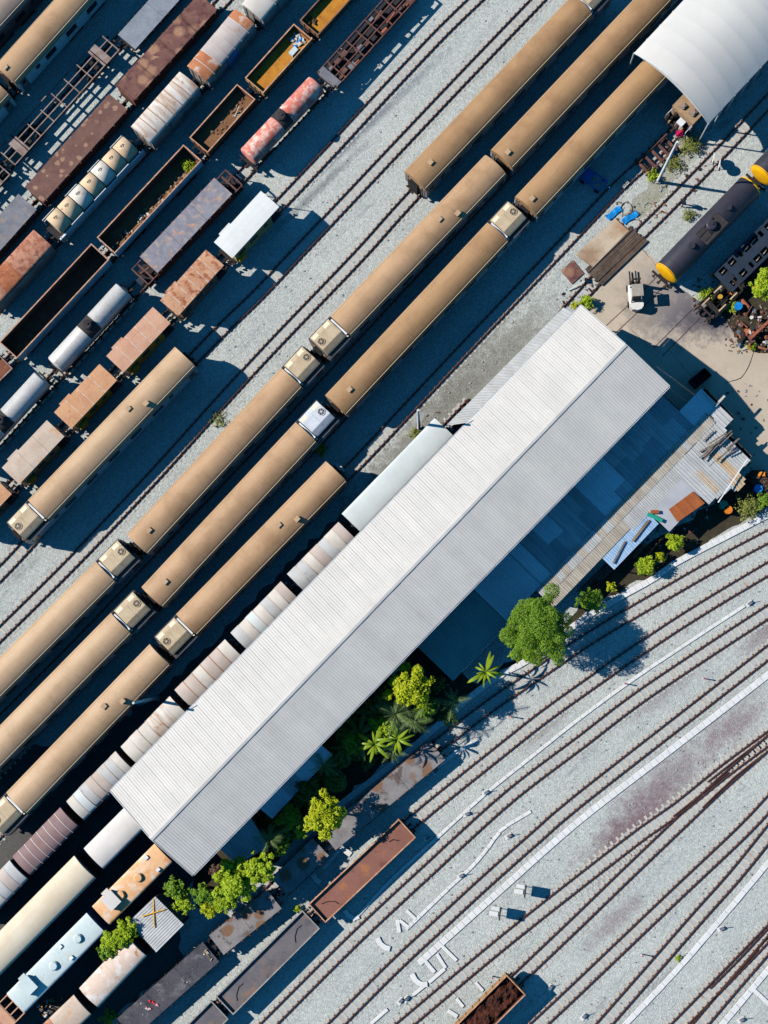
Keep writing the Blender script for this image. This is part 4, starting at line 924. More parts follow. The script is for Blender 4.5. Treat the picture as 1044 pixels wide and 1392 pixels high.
# ---- seven-hatch cask wagon
def cask_wagon():
    c,rz,L=frame((70,315),(181,196),2.2); root=thing('cask_wagon','wagon of seven tan and white drums with hatches and side rails','tank wagon',c,rz,'tank wagons')
    n=7; l=(L-0.6)/n; rr=1.0
    for k in range(n):
        x=-L/2+0.5+l*k; m=['drum_tan','drum_tan','drum_cream','drum_tan','drum_cream','drum_tan','drum_tan'][k]
        b=MB(); b.lathex([(x,rr*0.9),(x+0.05,rr),(x+l-0.11,rr),(x+l-0.06,rr*0.9)],24,0,0.12,2.3); d=b.build('drum',m,root)
        b=MB(); xm=x+l*0.45; b.cyl((xm,0.25,3.05),(xm,0.25,3.3),0.17,n=14,mi=1); b.cyl((xm,0.25,3.3),(xm,0.25,3.34),0.15,n=14,mi=0); b.bar((xm-0.2,0.25,3.35),(xm+0.2,0.25,3.35),0.04,None,1); b.build('hatch',[m,'tank_band'],d)
        b=MB(); xs=x+l-0.03; b.box(xs-0.03,xs+0.03,-0.75,0.95,1.3,2.9); b.build('divider','side_dark',root)
    b=MB(); b.box(-L/2-0.1,L/2+0.2,-1.1,1.1,0.95,1.15); b.build('deck','side_dark',root)
    b=MB(); b.box(-L/2,L/2+0.2,-1.18,-1.0,1.16,2.2); b.build('side_board','gond_white',root)
    for s in (-1,1):
        b=MB(); y=s*1.15
        for k in range(8):
            x=-L/2+0.2+k*(L-0.4)/7; b.bar((x,y,1.1),(x,y,2.7),0.05)
            if k<7 and k%2==(0 if s>0 else 1): b.bar((x,y,2.7),(x+(L-0.4)/7,y,2.7),0.06); b.bar((x,y,2.2),(x+(L-0.4)/7,y,2.2),0.05)
        b.build('handrail','gond_white',root)
    running_gear(root,L,False)
cask_wagon()
# ---- flat wagons
def flat(p0,p1,w,z,m,label,npan=1,mats=None,group='flat wagons',edge=0.0,bogies=False,lid=False):
    c,rz,L=frame(p0,p1,z); root=thing('flat_wagon',label,'flat wagon',c,rz,group); hw=w/2
    for k in range(npan):
        a=-L/2+L*k/npan; e=a+L/npan; zz=z+random.uniform(-0.02,0.02)
        b=MB(); b.box(a+0.012,e-0.012,-hw,hw,z-0.12,zz)
        if lid: b.box(a+0.03,a+0.1,-hw,hw,zz,zz+0.07); b.box(e-0.1,e-0.03,-hw,hw,zz,zz+0.07)
        b.build('deck_plate',(mats or [m])[k%len(mats or [m])],root)
    for s in (-1,1):
        b=MB(); b.box(-L/2,L/2,min(s*(hw-0.02),s*(hw+0.05)),max(s*(hw-0.02),s*(hw+0.05)),z-0.3,z-0.13)
        for k in range(8):
            x=-L/2+0.4+k*(L-0.8)/7; b.box(x-0.06,x+0.06,min(s*(hw+.05),s*(hw+0.12)),max(s*(hw+.05),s*(hw+0.12)),z-0.35,z-0.02)
        b.build('side_sill','frame_rust' if 'rust' in m or 'stain' in m else 'steel_dark',root)
    b=MB(); b.box(-L/2+0.1,L/2-0.1,-hw*0.7,hw*0.7,0.85,z-0.12); b.build('underframe','under',root)
    if z>1.8:
        b=MB(); b.box(-L/2+0.05,L/2-0.05,-hw+0.08,hw-0.08,1.0,z-0.13); b.build('body','rust' if 'rust' in m else 'side_dark',root)
    running_gear(root,L,bogies); return root,L
flat((169,127),(283,2),2.3,2.5,'rust_lid','four lidded rust red wagon in the upper left',npan=4,lid=True,bogies=True)
flat((46,265),(161,138),2.3,2.5,'rust_brown','brown wagon with two rows of rusty patches on its lid',npan=1,bogies=True)
flat((-62,385),(37.5,274),2.3,2.4,'grey_flat','flat grey topped wagon at the left edge above the peeling roof',npan=2)
flat((172,57),(250,-30),2.2,1.6,'grey_pale','pale grey flat wagon at the top edge beside the shaded coach',npan=2)
fr,L=flat((202,360),(303.5,252.5),2.25,2.9,'grey_rust','grey covered wagon with orange rust blotches and open end platforms',npan=3)
for s in (-1,1):
    b=MB(); x=s*L/2
    for q in ((0.1,-1),(0.1,1),(1.3,-1),(1.3,1)): b.bar((x+s*q[0],q[1]*1.05,1.1),(x+s*q[0],q[1]*1.05,2.3),0.07)
    b.bar((x+s*0.1,-1.05,2.3),(x+s*1.3,-1.05,2.3),0.09); b.bar((x+s*0.1,1.05,2.3),(x+s*1.3,1.05,2.3),0.09); b.bar((x+s*1.3,-1.05,2.3),(x+s*1.3,1.05,2.3),0.12); b.bar((x+s*0.1,0,2.3),(x+s*1.3,0.3,2.1),0.14); b.bar((x+s*0.6,-1.0,2.2),(x+s*0.6,1.0,2.2),0.16); b.build('end_platform','frame_rust',fr)
    b=MB(); b.box(min(x,x+s*1.35),max(x,x+s*1.35),-1.0,1.0,0.95,1.1); b.build('platform_floor','side_dark',fr)
    b=MB(); b.cyl((x+s*0.7,0.1,1.1),(x+s*0.7,0.1,2.1),0.18,n=12); b.box(x+s*1.5-0.3,x+s*1.5+0.3,-0.5,0.2,1.0,1.9); b.build('brake_gear','frame_shade_blue',fr)
flat((446,1143),(595,1020),2.1,1.35,'deck_stain','long stained flat wagon half hidden by palm shade',npan=3)
flat((380,1206),(436,1151),2.1,1.35,'deck_stain','short flat wagon mostly in tree shade',npan=2)
flat((294,1285),(373,1222),2.1,1.35,'deck_stain','stained flat wagon below the sunlit trees',npan=2)
fr,L=flat((170,1398),(287,1294),2.2,1.4,'deck_dark','dark flat wagon with pink rubbish on its deck at the lower left',npan=3)
rubble(fr,-2.6,-1.4,-0.3,0.5,1.42,9,['pink','debris_b','red'],0.06,0.2,11); rubble(fr,-4,L/2-0.4,-0.8,0.8,1.42,14,['debris_b','stone','debris_c'],0.03,0.1,12)
rubble(fr,L/2-0.5,L/2-0.2,-0.9,0.4,1.45,8,['debris_b','debris_a'],0.1,0.22,13)
# ---- skeletal wagons
def skeleton(p0,p1,w,z,label,m='frame_bare',ncross=9,ends=True):
    c,rz,L=frame(p0,p1,z); root=thing('skeleton_wagon',label,'wagon frame',c,rz,'bare wagon frames'); hw=w/2
    for y in (-hw+0.06,-0.35,0.35,hw-0.06):
        b=MB(); b.box(-L/2,L/2,y-0.05,y+0.05,z-0.22,z); b.build('long_beam',m,root)
    for k in range(ncross):
        x=-L/2+0.06+k*(L-0.12)/(ncross-1); b=MB(); b.box(x-0.045,x+0.045,-hw+0.01,hw-0.01,z-0.2,z-0.02+0.03); b.build('cross_beam',m,root)
    if ends:
        for s in (-1,1):
            b=MB(); x=s*(L/2-1.6); b.box(x-0.5,x+0.5,-hw,hw,z-0.24,z-0.03+0.04); b.build('bolster',m,root)
    running_gear(root,L,True); return root,L
skeleton((8,214),(150,57),2.35,1.45,'bare wagon frame of thin beams half in the shade, upper left')
skeleton((-75,310),(2,226),2.35,1.45,'bare wagon frame just entering at the left edge')
fr,L=skeleton((444,109),(560,-20),2.4,1.6,'rusty stripped wagon chassis with pipes and cylinders at the top edge','frame_rust',10,False)
b=MB(); pr=[(-0.95,1.35),(0.95,1.35),(0.95,1.68),(-0.95,1.68)]; b.prof(pr,-L/2-0.05,-L/2+0.75); b.prof([(-1.15,1.4),(1.15,1.4),(1.15,1.66),(-1.15,1.66)],-L/2+0.2,-L/2+0.78); b.build('buffer_plate','grey_flat',fr)
b=MB(); b.box(-L/2+0.1,L/2-0.1,-1.1,1.1,0.98,1.05); b.build('bottom_pan','side_dark',fr)
rr=random.Random(5)
for k in range(10):
    x=rr.uniform(-L/2+1,L/2-1); y=rr.uniform(-0.9,0.9); b=MB(); l=rr.uniform(0.5,1.3); b.cyl((x,y,1.35),(x+l,y+rr.uniform(-.1,.1),1.4),rr.uniform(0.08,0.2),n=10); b.build('air_pipe','pipe_rust' if k%2 else 'frame_rust',fr)
for k in range(14):
    x=rr.uniform(-L/2+1,L/2-1); y=rr.uniform(-0.9,0.9); b=MB(); s=rr.uniform(0.12,0.35); b.box(x-s,x+s,y-s*0.7,y+s*0.7,1.2,1.4+rr.uniform(0,.2)); b.build('brake_block','frame_rust' if k%3 else 'grey_flat',fr)
skeleton((-25,1412),(22,1364),2.3,1.9,'pinkish rusted frame wagon in the lower left corner','roof_salmon',5)
fr,L=skeleton((960,424),(1000,385),2.0,0.9,'loose axle frame lying in weeds before the holed black frame','black',3,False)
for k,(x,y) in enumerate([(-1.2,0.7),(0.3,0.75),(-0.6,-0.75),(0.9,-0.7)]):
    b=MB(); b.box(x-0.45,x+0.45,y-0.06,y+0.06,0.9,0.98); b.build('wood_packer','gi_tan',fr)
b=MB(); b.cyl((0,0.1,0.8),(0,0.1,1.0),0.22,n=14); b.build('spring_cup','yellow_old',fr)
# ---- black frame with holes (upturned underframe)
def holed_frame():
    c,rz,L=frame((982,384),(1075,292),1.05); root=thing('holed_frame','steel frame coloured blue black like shade, with rows of dark oblong holes on the right','wagon frame',c,rz,'bare wagon frames')
    hw=1.25; nx=10
    xs=[-L/2]; 
    # plate made from strips round the holes
    rows=[(-0.98,-0.42),(0.42,0.98)]
    b=MB(); t0,t1=0.92,1.05
    for y0,y1 in ((-hw,-0.98),(-0.42,0.42),(0.98,hw)): b.box(-L/2,L/2,y0,y1,t0,t1)
    x=-L/2; cells=[]
    k=0
    while x<L/2-0.1:
        lens=[(0.45,0.75),(0.42,0.75),(0.5,0.34),(0.28,0.8),(0.12,0.8),(0.3,0.4)][k%6]
        e=min(x+lens[0],L/2)
        for y0,y1 in rows: b.box(x,e,y0+0.001,y1-0.001,t0,t1-0.002)
        cells.append((e,e+lens[1])); x=e+lens[1]; k+=1
    b.build('plate','frame_shade_blue',root)
    for s in (-1,1):
        b=MB(); b.box(-L/2,L/2,min(s*hw,s*(hw-0.05)),max(s*hw,s*(hw-0.05)),0.2,t0); b.build('side_web','frame_shade_blue',root)
        b=MB(); b.box(-L/2-0.2,-L/2,s*hw-0.12,s*hw+0.12,0.6,0.95); b.build('corner_lamp','orange',root)
    for i,(a,e) in enumerate(cells):
        if i%3!=2:
            for y in (-0.7,0.7):
                b=MB(); xm=(a+e)/2; b.obox((xm,y,0.7),Vector((0.34,0.05,0)),Vector((-0.012,0.07,0)),Vector((0,0,0.06))); b.build('wood_packer','gi_tan',root)
    for x in (-L/2+0.6,L/2-0.6):
        b=MB(); b.box(x-0.3,x+0.3,-0.9,0.9,0,0.2); b.build('support_block','wood_dark',root)
    b=MB(); b.box(-L/2+0.1,L/2-0.1,-hw+0.08,hw-0.08,0.2,0.26); b.build('pan','black',root)
holed_frame()
# ---- work machine under the tent
def machine():
    c,rz,L=frame((921,165),(985,99),2.6); root=thing('rail_machine','beige rail machine poking out from under the white tent','rail machine',c,rz)
    b=MB(); b.box(-L/2,L/2,-1.2,1.2,0.9,1.2); b.build('chassis','under',root)
    b=MB(); b.box(-L/2+0.7,-L/2+2.0,-1.2,1.25,1.2,2.9); b.box(-L/2+0.6,-L/2+2.1,-1.25,1.3,2.9,2.98); b.build('cab','cab_beige',root)
    b=MB(); b.box(-L/2+2.2,L/2,-1.1,1.1,1.2,2.6); b.build('engine_hood','cab_beige',root)
    for (x,y,s) in ((-L/2+1.2,0.55,0.25),(-L/2+1.35,-0.5,0.28)):
        b=MB(); b.box(x-s,x+s,y-s,y+s,2.96,3.2); b.cyl((x,y,3.2),(x,y,3.26),s*0.8,n=14); b.build('roof_cooler','tan_grey',root)
    b=MB(); b.box(-L/2+0.05,-L/2+0.65,-0.55,0.1,1.2,2.2); b.build('hose_tank','white_paint',root)
    rr=random.Random(9)
    for k in range(12):
        x=-L/2+rr.uniform(-0.2,0.65); y=rr.uniform(-1.2,1.2); b=MB(); b.box(x-0.14,x+0.14,y-0.12,y+0.12,1.1,rr.uniform(1.5,2.4)); b.build('pump_block',rr.choice(['cab_beige','grey_flat','frame_rust','steel_dark']),root)
    for s in (-1,1):
        b=MB(); b.bar((-L/2-0.1,s*1.2,1.2),(-L/2-0.1,s*1.2,2.3),0.06); b.bar((-L/2-0.1,s*1.2,2.3),(-L/2+0.7,s*1.2,2.3),0.05); b.build('handrail','gond_white',root)
    running_gear(root,L,False)
machine()
# ------------------------------------------------------------ tracks hidden under the wagon rows
def gw(p,z): q=at(p,z); return Vector((q.x,q.y,0))
track(None,'shaded track under the bare wagon frames in the upper left',world=[gw((8,214),1.45),gw((150,57),1.45)],ext=(14,14),spacing=0.65)
track(None,'track under the rust red lidded wagons in the upper left',world=[gw((46,265),2.5),gw((283,2),2.5)],ext=(14,8),spacing=0.65)
track(None,'track under the white streaked boxcar and the drum wagon',world=[gw((-20,408),3.2),gw((70,315),2.2),gw((191,183),3.3),gw((333,22),3.3)],ext=(4,8),spacing=0.65)
track(None,'track under the row of open wagons at the upper left',world=[gw((-60,555),1.7),gw((144,333.5),3.0),gw((411.6,42.6),2.6)],ext=(2,10),spacing=0.65)
track(None,'track under the red and silver tank wagons',world=[gw((-48,632),2.35),gw((168.6,395.5),2.35),gw((430,115.6),2.35)],ext=(4,16),spacing=0.65)
track(None,'shaded track under the tan coach in the upper left corner',world=[gw((-190,318),3.35),gw((205,-119),3.35)],spacing=0.65)
track(None,'dark track under the pale boxcars along the shed',world=[gw((-42,1252),3.25),gw((101.5,1102),3.25),gw((604,580.5),3.5)],ext=(4,2),spacing=0.65)
track(None,'dark track under the long cream coach at the lower left',world=[gw((-70,1366),3.5),gw((190,1104),3.5)],ext=(4,12),spacing=0.65)
track(None,'dark track under the pale blue and orange roofed cars',world=[gw((-25,1412),1.9),gw((21,1364),3.44),gw((222,1159.5),3.44)],ext=(4,6),spacing=0.65)
track(None,'dark track under the pink buff boxcar at the lower left',world=[gw((45,1430),3.2),gw((186,1287),3.3)],ext=(4,2),spacing=0.65)
track(None,'track sunk in the concrete under the black tank wagon',world=[gw((830,448),0.1),gw((905,372),2.35),gw((1140,128),2.35)],ext=(0,4),sleepers=False,z=-0.165)
track(None,'track sunk in the concrete leading to the holed black frame',world=[gw((895,478),0.1),gw((952,421),0.1),gw((1075,300),1.0)],ext=(0,4),sleepers=False,z=-0.165)

# ------------------------------------------------------------ sheet roofs
def sheet(name,A,B,C_,D,m,nrib,hgt,parent=None,org=Vector(),lift=0.0):
    """ribbed sheet: A-B upper edge, D-C lower edge, ribs run from upper to lower edge"""
    A,B,C_,D=[Vector(p)-org for p in (A,B,C_,D)]
    nrm=(B-A).cross(D-A).normalized()
    if nrm.z<0: nrm=-nrm
    us=[]
    for k in range(nrib):
        for f,h in ((0.0,0),(0.58,0),(0.7,1),(0.88,1)): us.append(((k+f)/nrib,h))
    us.append((1.0,0))
    b=MB(); t=0.012
    n0=b.add([A.lerp(B,u)+nrm*(h*hgt+lift) for u,h in us]); n1=b.add([D.lerp(C_,u)+nrm*(h*hgt+lift) for u,h in us]); m_=len(us)
    n2=b.add([A.lerp(B,u)+nrm*(h*hgt+lift-t) for u,h in us]); n3=b.add([D.lerp(C_,u)+nrm*(h*hgt+lift-t) for u,h in us])
    for i in range(m_-1):
        b.face((n0+i,n1+i,n1+i+1,n0+i+1)); b.face((n2+i,n2+i+1,n3+i+1,n3+i)); b.face((n1+i,n3+i,n3+i+1,n1+i+1)); b.face((n0+i,n0+i+1,n2+i+1,n2+i))
    b.face((n0,n2,n3,n1)); b.face((n0+m_-1,n1+m_-1,n3+m_-1,n2+m_-1))
    return b.build(name,m,parent)
ZE,ZR=7.0,8.15
Nc,Ec,Wc,Sc=at(790,415,ZE),at(910,525,ZE),at(150,1075,ZE),at(262,1190,ZE); R0,R1=at(205,1140,ZR),at(850,468,ZR)
so=(Wc+Ec)/2; so=Vector((so.x,so.y,0))
shed=thing('big_shed','long white ribbed metal gable roof of the big shed across the middle','shed',so)
ns=62
for k in range(ns):
    t0,t1=k/ns,(k+1)/ns; l=0.008*(k%2)+random.uniform(0,0.006)
    sheet('roof_sheet',R0.lerp(R1,t0),R0.lerp(R1,t1)-(R1-R0)*0.0002,Wc.lerp(Nc,t1)-(R1-R0)*0.0002,Wc.lerp(Nc,t0),'shed_sheet',4,0.016,shed,so,l)
    sheet('roof_sheet',R1.lerp(R0,t0),R1.lerp(R0,t1),Ec.lerp(Sc,t1),Ec.lerp(Sc,t0),'shed_sheet',4,0.016,shed,so,l)
u=(R1-R0).normalized(); v=Vector((u.y,-u.x,0)).normalized()   # u to upper right, v to lower right
for k in range(20):
    a=R0.lerp(R1,k/20)-so; e=R0.lerp(R1,(k+1)/20)-so; b=MB(); z=Vector((0,0,0.07+0.008*(k%2)))
    n=b.add([a+z,e+z,e+v*0.22+Vector((0,0,0.03)),a+v*0.22+Vector((0,0,0.03)),a-v*0.22+Vector((0,0,0.03)),e-v*0.22+Vector((0,0,0.03))])
    b.face((n,n+3,n+2,n+1)); b.face((n,n+1,n+5,n+4)); b.build('ridge_cap','shed_sheet',shed)
for (P,Q,s) in ((Wc,Nc,-1),(Sc,Ec,1)):
    b=MB(); a=P-so+v*s*0.04; e=Q-so+v*s*0.04; b.bar(a+Vector((0,0,-0.1)),e+Vector((0,0,-0.1)),0.14,0.12); b.build('eave_gutter','gi_mid',shed)
for (P,Rg,Q,s) in ((Wc,R0,Sc,-1),(Nc,R1,Ec,1)):
    for X,Y in ((P,Rg),(Rg,Q)):
        b=MB(); b.bar(X-so+u*s*0.03+Vector((0,0,-0.02)),Y-so+u*s*0.03+Vector((0,0,-0.02)),0.06,0.16); b.build('gable_trim','ridge_cap',shed)
for s,P,Q in ((-1,Wc,Nc),(1,Sc,Ec)):
    for k in range(9):
        q=P.lerp(Q,(k+0.3)/8.6)-so-v*s*0.9; b=MB(); b.box(q.x-0.15,q.x+0.15,q.y-0.15,q.y+0.15,0,ZE-0.05); b.build('column','gi_mid',shed)
    a=P-so-v*s*0.9+u*0.4; e=Q-so-v*s*0.9-u*0.4; b=MB(); b.bar(Vector((a.x,a.y,5.4)),Vector((e.x,e.y,5.4)),0.08,3.0); b.build('wall','gi_mid',shed)
for Rg,P,Q,s in ((R0,Wc,Sc,1),(R1,Nc,Ec,-1)):
    a=P-so+u*s*0.45+v*0.95; e=Q-so+u*s*0.45-v*0.95; r=Rg-so+u*s*0.45
    b=MB(); n=b.add([Vector((a.x,a.y,5.2)),Vector((e.x,e.y,5.2)),Vector((e.x,e.y,ZE)),Vector((r.x,r.y,ZR-0.1)),Vector((a.x,a.y,ZE))])
    n2=b.add([p+u*s*0.06 for p in [Vector(q) for q in b.v[n:n+5]]]); b.face((n,n+1,n+2,n+3,n+4)); b.face((n2+4,n2+3,n2+2,n2+1,n2)); b.build('gable_wall','gi_mid',shed)
# low grey roof along the upper left eave
def quad_roof(name,label,pts,zs,m,nsheet,nrib=3,cat='shed roof',posts=True,wall=None,mats=None):
    A,B,C_,D=[at(p,z) for p,z in zip(pts,zs)]; org=(A+B+C_+D)/4; org=Vector((org.x,org.y,0))
    root=thing(name,label,cat,org)
    for k in range(nsheet):
        t0,t1=k/nsheet,(k+1)/nsheet
        sheet('roof_sheet',A.lerp(B,t0),A.lerp(B,t1),D.lerp(C_,t1),D.lerp(C_,t0),random.choice(mats) if mats else m,nrib,0.035,root,org,0.006*(k%2)+random.uniform(0,.01))
    if posts:
        for P in (A,B,C_,D):
            c=(P-org)*0.94; b=MB(); b.box(c.x-0.06,c.x+0.06,c.y-0.06,c.y+0.06,0,P.z-0.08); b.build('post','wood_dark',root)
    if wall:
        b=MB(); q=[(P-org)*0.9 for P in (A,B,C_,D)]
        for i in range(4):
            a=q[i]; e=q[(i+1)%4]; zz=min(a.z,e.z)/0.9-0.25; n=b.add([Vector((a.x,a.y,0)),Vector((e.x,e.y,0)),Vector((e.x,e.y,zz)),Vector((a.x,a.y,zz))]); b.face((n,n+1,n+2,n+3))
        b.build('wall',wall,root)
    return root
quad_roof('lean_to','low grey ribbed roof along the upper left eave of the big shed',[(657,571),(802,436),(766,418),(606,579)][:4],[4.9,4.9,4.5,4.5],'gi_light',14,3,wall='wall_dark')
quad_roof('small_hut','square grey sheet roofed hut with a yellow cross on top',[(211,1218.5),(250,1257),(212.6,1294.6),(175,1253)],[3.5,3.4,3.3,3.4],'gi_light',4,4,cat='hut',wall='wall_dark')
def cross_bar(p,q,z,label,m='yellow',w=0.075,name='yellow_bar',cat='bar'):
    A=at(p,z); B=at(q,z); o=(A+B)/2; b=MB(); b.bar(A-o,B-o,w,0.08); return tag(b.build(name,m,None,o),label,cat)
cross_bar((208.5,1222),(209.5,1261),3.52,'yellow bar lying lengthwise on the square hut roof')
cross_bar((192,1246),(224,1236),3.61,'yellow bar lying crosswise on the square hut roof')
quad_roof('lean_to','blue shaded low roof under the low right eave near the sunlit trees',[(299,1154),(341,1112),(365,1151),(322,1176)],[3.2,3.2,2.8,2.8],'gi_mid',5,3,wall='wall_dark')
quad_roof('lean_to','blue shaded long low roof behind the round yellow green tree',[(352,1098),(436,1012),(452,1026),(370,1113)],[3.3,3.3,2.9,2.9],'gi_bright',9,3,wall='wall_dark',mats=['gi_bright','gi_mid','gi_bright','gi_dark'])
# ---- patchwork lean-to along the right eave. (a,b): photo pixels along / away from the eave
EA=Vector((262,1190)); EU=Vector((0.695,-0.719)); EV=Vector((0.719,0.695))
def ab(a,b_): p=EA+EU*a+EV*b_; return (p.x,p.y)
def zl(b_): return 3.25-0.0062*b_
leans=[]
def lean_root(label,a,b_):
    q=at(ab(a,b_),0); r=thing('patched_lean_to',label,'shed roof',Vector((q.x,q.y,0)),0,'patched sheet roofs beside the big shed'); return r
def lsheet(root,a0,a1,b0,b1,m,nrib=4,lift=0.0,skew=0.0,h=0.04,name='roof_sheet'):
    A=at(ab(a0,b0),zl(b0)); B=at(ab(a1,b0),zl(b0)); C_=at(ab(a1+skew,b1),zl(b1)); D=at(ab(a0+skew,b1),zl(b1))
    return sheet(name,A,B,C_,D,m,nrib,h,root,Vector(root.location),lift)
def lwalls(root,a0,a1,b0,b1,m='wall_dark',ztop=None):
    q=[at(ab(a,b_),0) for a,b_ in ((a0,b0),(a1,b0),(a1,b1),(a0,b1))]; o=Vector(root.location); b=MB(); zz=ztop or zl(max(b0,b1))-0.15
    for i in range(4):
        x=q[i]-o; y=q[(i+1)%4]-o; n=b.add([x,y,y+Vector((0,0,zz)),x+Vector((0,0,zz))]); b.face((n,n+1,n+2,n+3))
    b.build('wall',m,root)
rl=lean_root('dark teal roof with a sunlit outer edge, lowest of the right lean-tos',490,36)
for k in range(6): lsheet(rl,436+18*k,436+18*(k+1),-4,71,'gi_green',5,0.004*(k%2))
lwalls(rl,440,540,0,66)
rl=lean_root('brighter blue roof panel beside the big green tree',578,36)
for k in range(4): lsheet(rl,545+17*k,545+17*(k+1),-4,66,'gi_bright',5,0.03+0.004*(k%2))
lwalls(rl,548,610,0,62)
rl=lean_root('long shaded roof of mismatched blue sheets under the right eave',760,33)
rs=random.Random(21); a=614
while a<905:
    wd=rs.choice([14,18,22,26]); a1=min(a+wd,912); split=rs.uniform(24,46)
    lsheet(rl,a,a1+1,-4,split+3,rs.choice(['gi_mid','gi_dark','gi_mid','gi_bright']),4,0.03+rs.uniform(0,.012)); lsheet(rl,a,a1+1,split,68,rs.choice(['gi_mid','gi_dark','gi_mid','gi_bright']),4,0.008+rs.uniform(0,.01)); a=a1
for k in range(4): lsheet(rl,912+11*k,912+11*(k+1),37,70,'gi_bright',3,0.02+0.004*(k%2))
lwalls(rl,616,905,2,66); lwalls(rl,914,950,40,95)
rl=lean_root('sunlit strip of weathered brown sheets along the shade line',760,75)
a=603
while a<935:
    wd=rs.uniform(9,14); lsheet(rl,a,min(a+wd,936)+1,65,83,rs.choice(['gi_brown','gi_brown','gi_brown','gi_light']),4,0.045+rs.uniform(0,.02)); a+=wd
rl=lean_root('grey brown ribbed roof sheets above the big green tree',675,92)
a=603
while a<752:
    wd=rs.uniform(10,13); lsheet(rl,a,min(a+wd,752)+1,80,100,'gi_brown',4,0.02+rs.uniform(0,.015)); a+=wd
lwalls(rl,606,750,66,97)
rl=lean_root('pale grey sheet roof in the middle of the patchwork',800,95)
a=752
while a<849:
    wd=rs.uniform(11,14); lsheet(rl,a,min(a+wd,850)+1,80,105,'gi_light',4,0.025+rs.uniform(0,.01)); a+=wd
lsheet(rl,786,816,103,141,'ply',1,0.05,0,0.005); lsheet(rl,816,850,103,138,'ply',1,0.06,0,0.005)
lwalls(rl,756,846,66,100); lwalls(rl,790,846,100,136)
rl=lean_root('rust brown sheet on the patchwork roof',827,133)
A=[at(p,2.55) for p in ((909,692.5),(942,668),(958,684),(920.7,709.8))]; sheet('roof_sheet',A[0],A[1],A[2],A[3],'gi_rust',3,0.02,rl,Vector(rl.location),0.08); lwalls(rl,808,846,122,138)
rl=lean_root('light blue translucent sheet awning below the patchwork roof',740,112)
for k in range(7): lsheet(rl,697+12.3*k,697+12.3*(k+1)+1,101,123,'gi_blue',4,0.01+0.006*(k%2))
b=MB(); b.bar(at(ab(742,114),2.72)-Vector(rl.location),at(ab(778,110),2.72)-Vector(rl.location),0.22,0.06); b.build('board','wood',rl)
b=MB(); b.bar(at(ab(702,116),2.72)-Vector(rl.location),at(ab(735,107),2.72)-Vector(rl.location),0.16,0.06); b.build('board','wood_grey',rl)
for a_,b_ in ((699,122),(782,122),(740,122)):
    q=at(ab(a_,b_),2.3)-Vector(rl.location); b=MB(); b.box(q.x-0.05,q.x+0.05,q.y-0.05,q.y+0.05,0,2.4); b.build('post','wood_dark',rl)
rl=lean_root('white and tan sheet roof at the far right corner of the patchwork',895,125)
for k,(a0,a1,b0,b1,m) in enumerate([(850,864,82,154,'gi_light'),(863,876,82,157,'gi_light'),(875,888,84,160,'gi_light'),(887,899,84,120,'gi_light'),(898,912,82,112,'gi_light'),(911,925,80,104,'gi_light'),(924,940,78,102,'gi_light'),(939,957,68,97,'gi_light'),
      (866,876,112,150,'gi_tan'),(887,899,118,167,'gi_light'),(898,910,108,166,'gi_tan'),(909,921,103,152,'gi_light'),(920,933,101,153,'gi_light'),(890,905,150,170,'gi_tan')]): lsheet(rl,a0,a1,b0,b1,m,3,0.03+0.012*(k%3))
lwalls(rl,854,930,70,148); lwalls(rl,930,950,70,92)
cross_bar(ab(783,103),ab(790,124),2.8,'green strip sheet between the blue awning and the grey board','green_sheet',0.32,'green_sheet','sheet')
cross_bar(ab(788,104),ab(796,112),2.86,'small brown board beside the green strip sheet','gi_rust',0.3,'brown_board','board')
rs=random.Random(3)
for k in range(16):
    c=(975+rs.uniform(-14,22),602+rs.uniform(-10,16)); an=math.radians(38+rs.uniform(-12,10)); l=rs.uniform(8,16)
    cross_bar((c[0]-l*math.cos(an),c[1]+l*math.sin(an)),(c[0]+l*math.cos(an),c[1]-l*math.sin(an)),2.88+0.045*(k%5),'grey timber pole in the loose bundle on the white corner roof','wood_grey',rs.uniform(0.08,0.14),'timber_pole','pole')['group']='timber poles on the corner roof'
cross_bar((1016,624),(976,683),2.75,'long white pole leaning across the white corner roof','white_paint',0.1,'white_pole','pole')
cross_bar((957,533),(973,552),3.1,'pale roof beam at the end of the blue shaded roof','white_cream',0.14,'roof_beam','beam')
cross_bar((972,552),(985,538),3.1,'pale stub beam angled off the end of the blue shaded roof','white_cream',0.2,'roof_beam','beam')
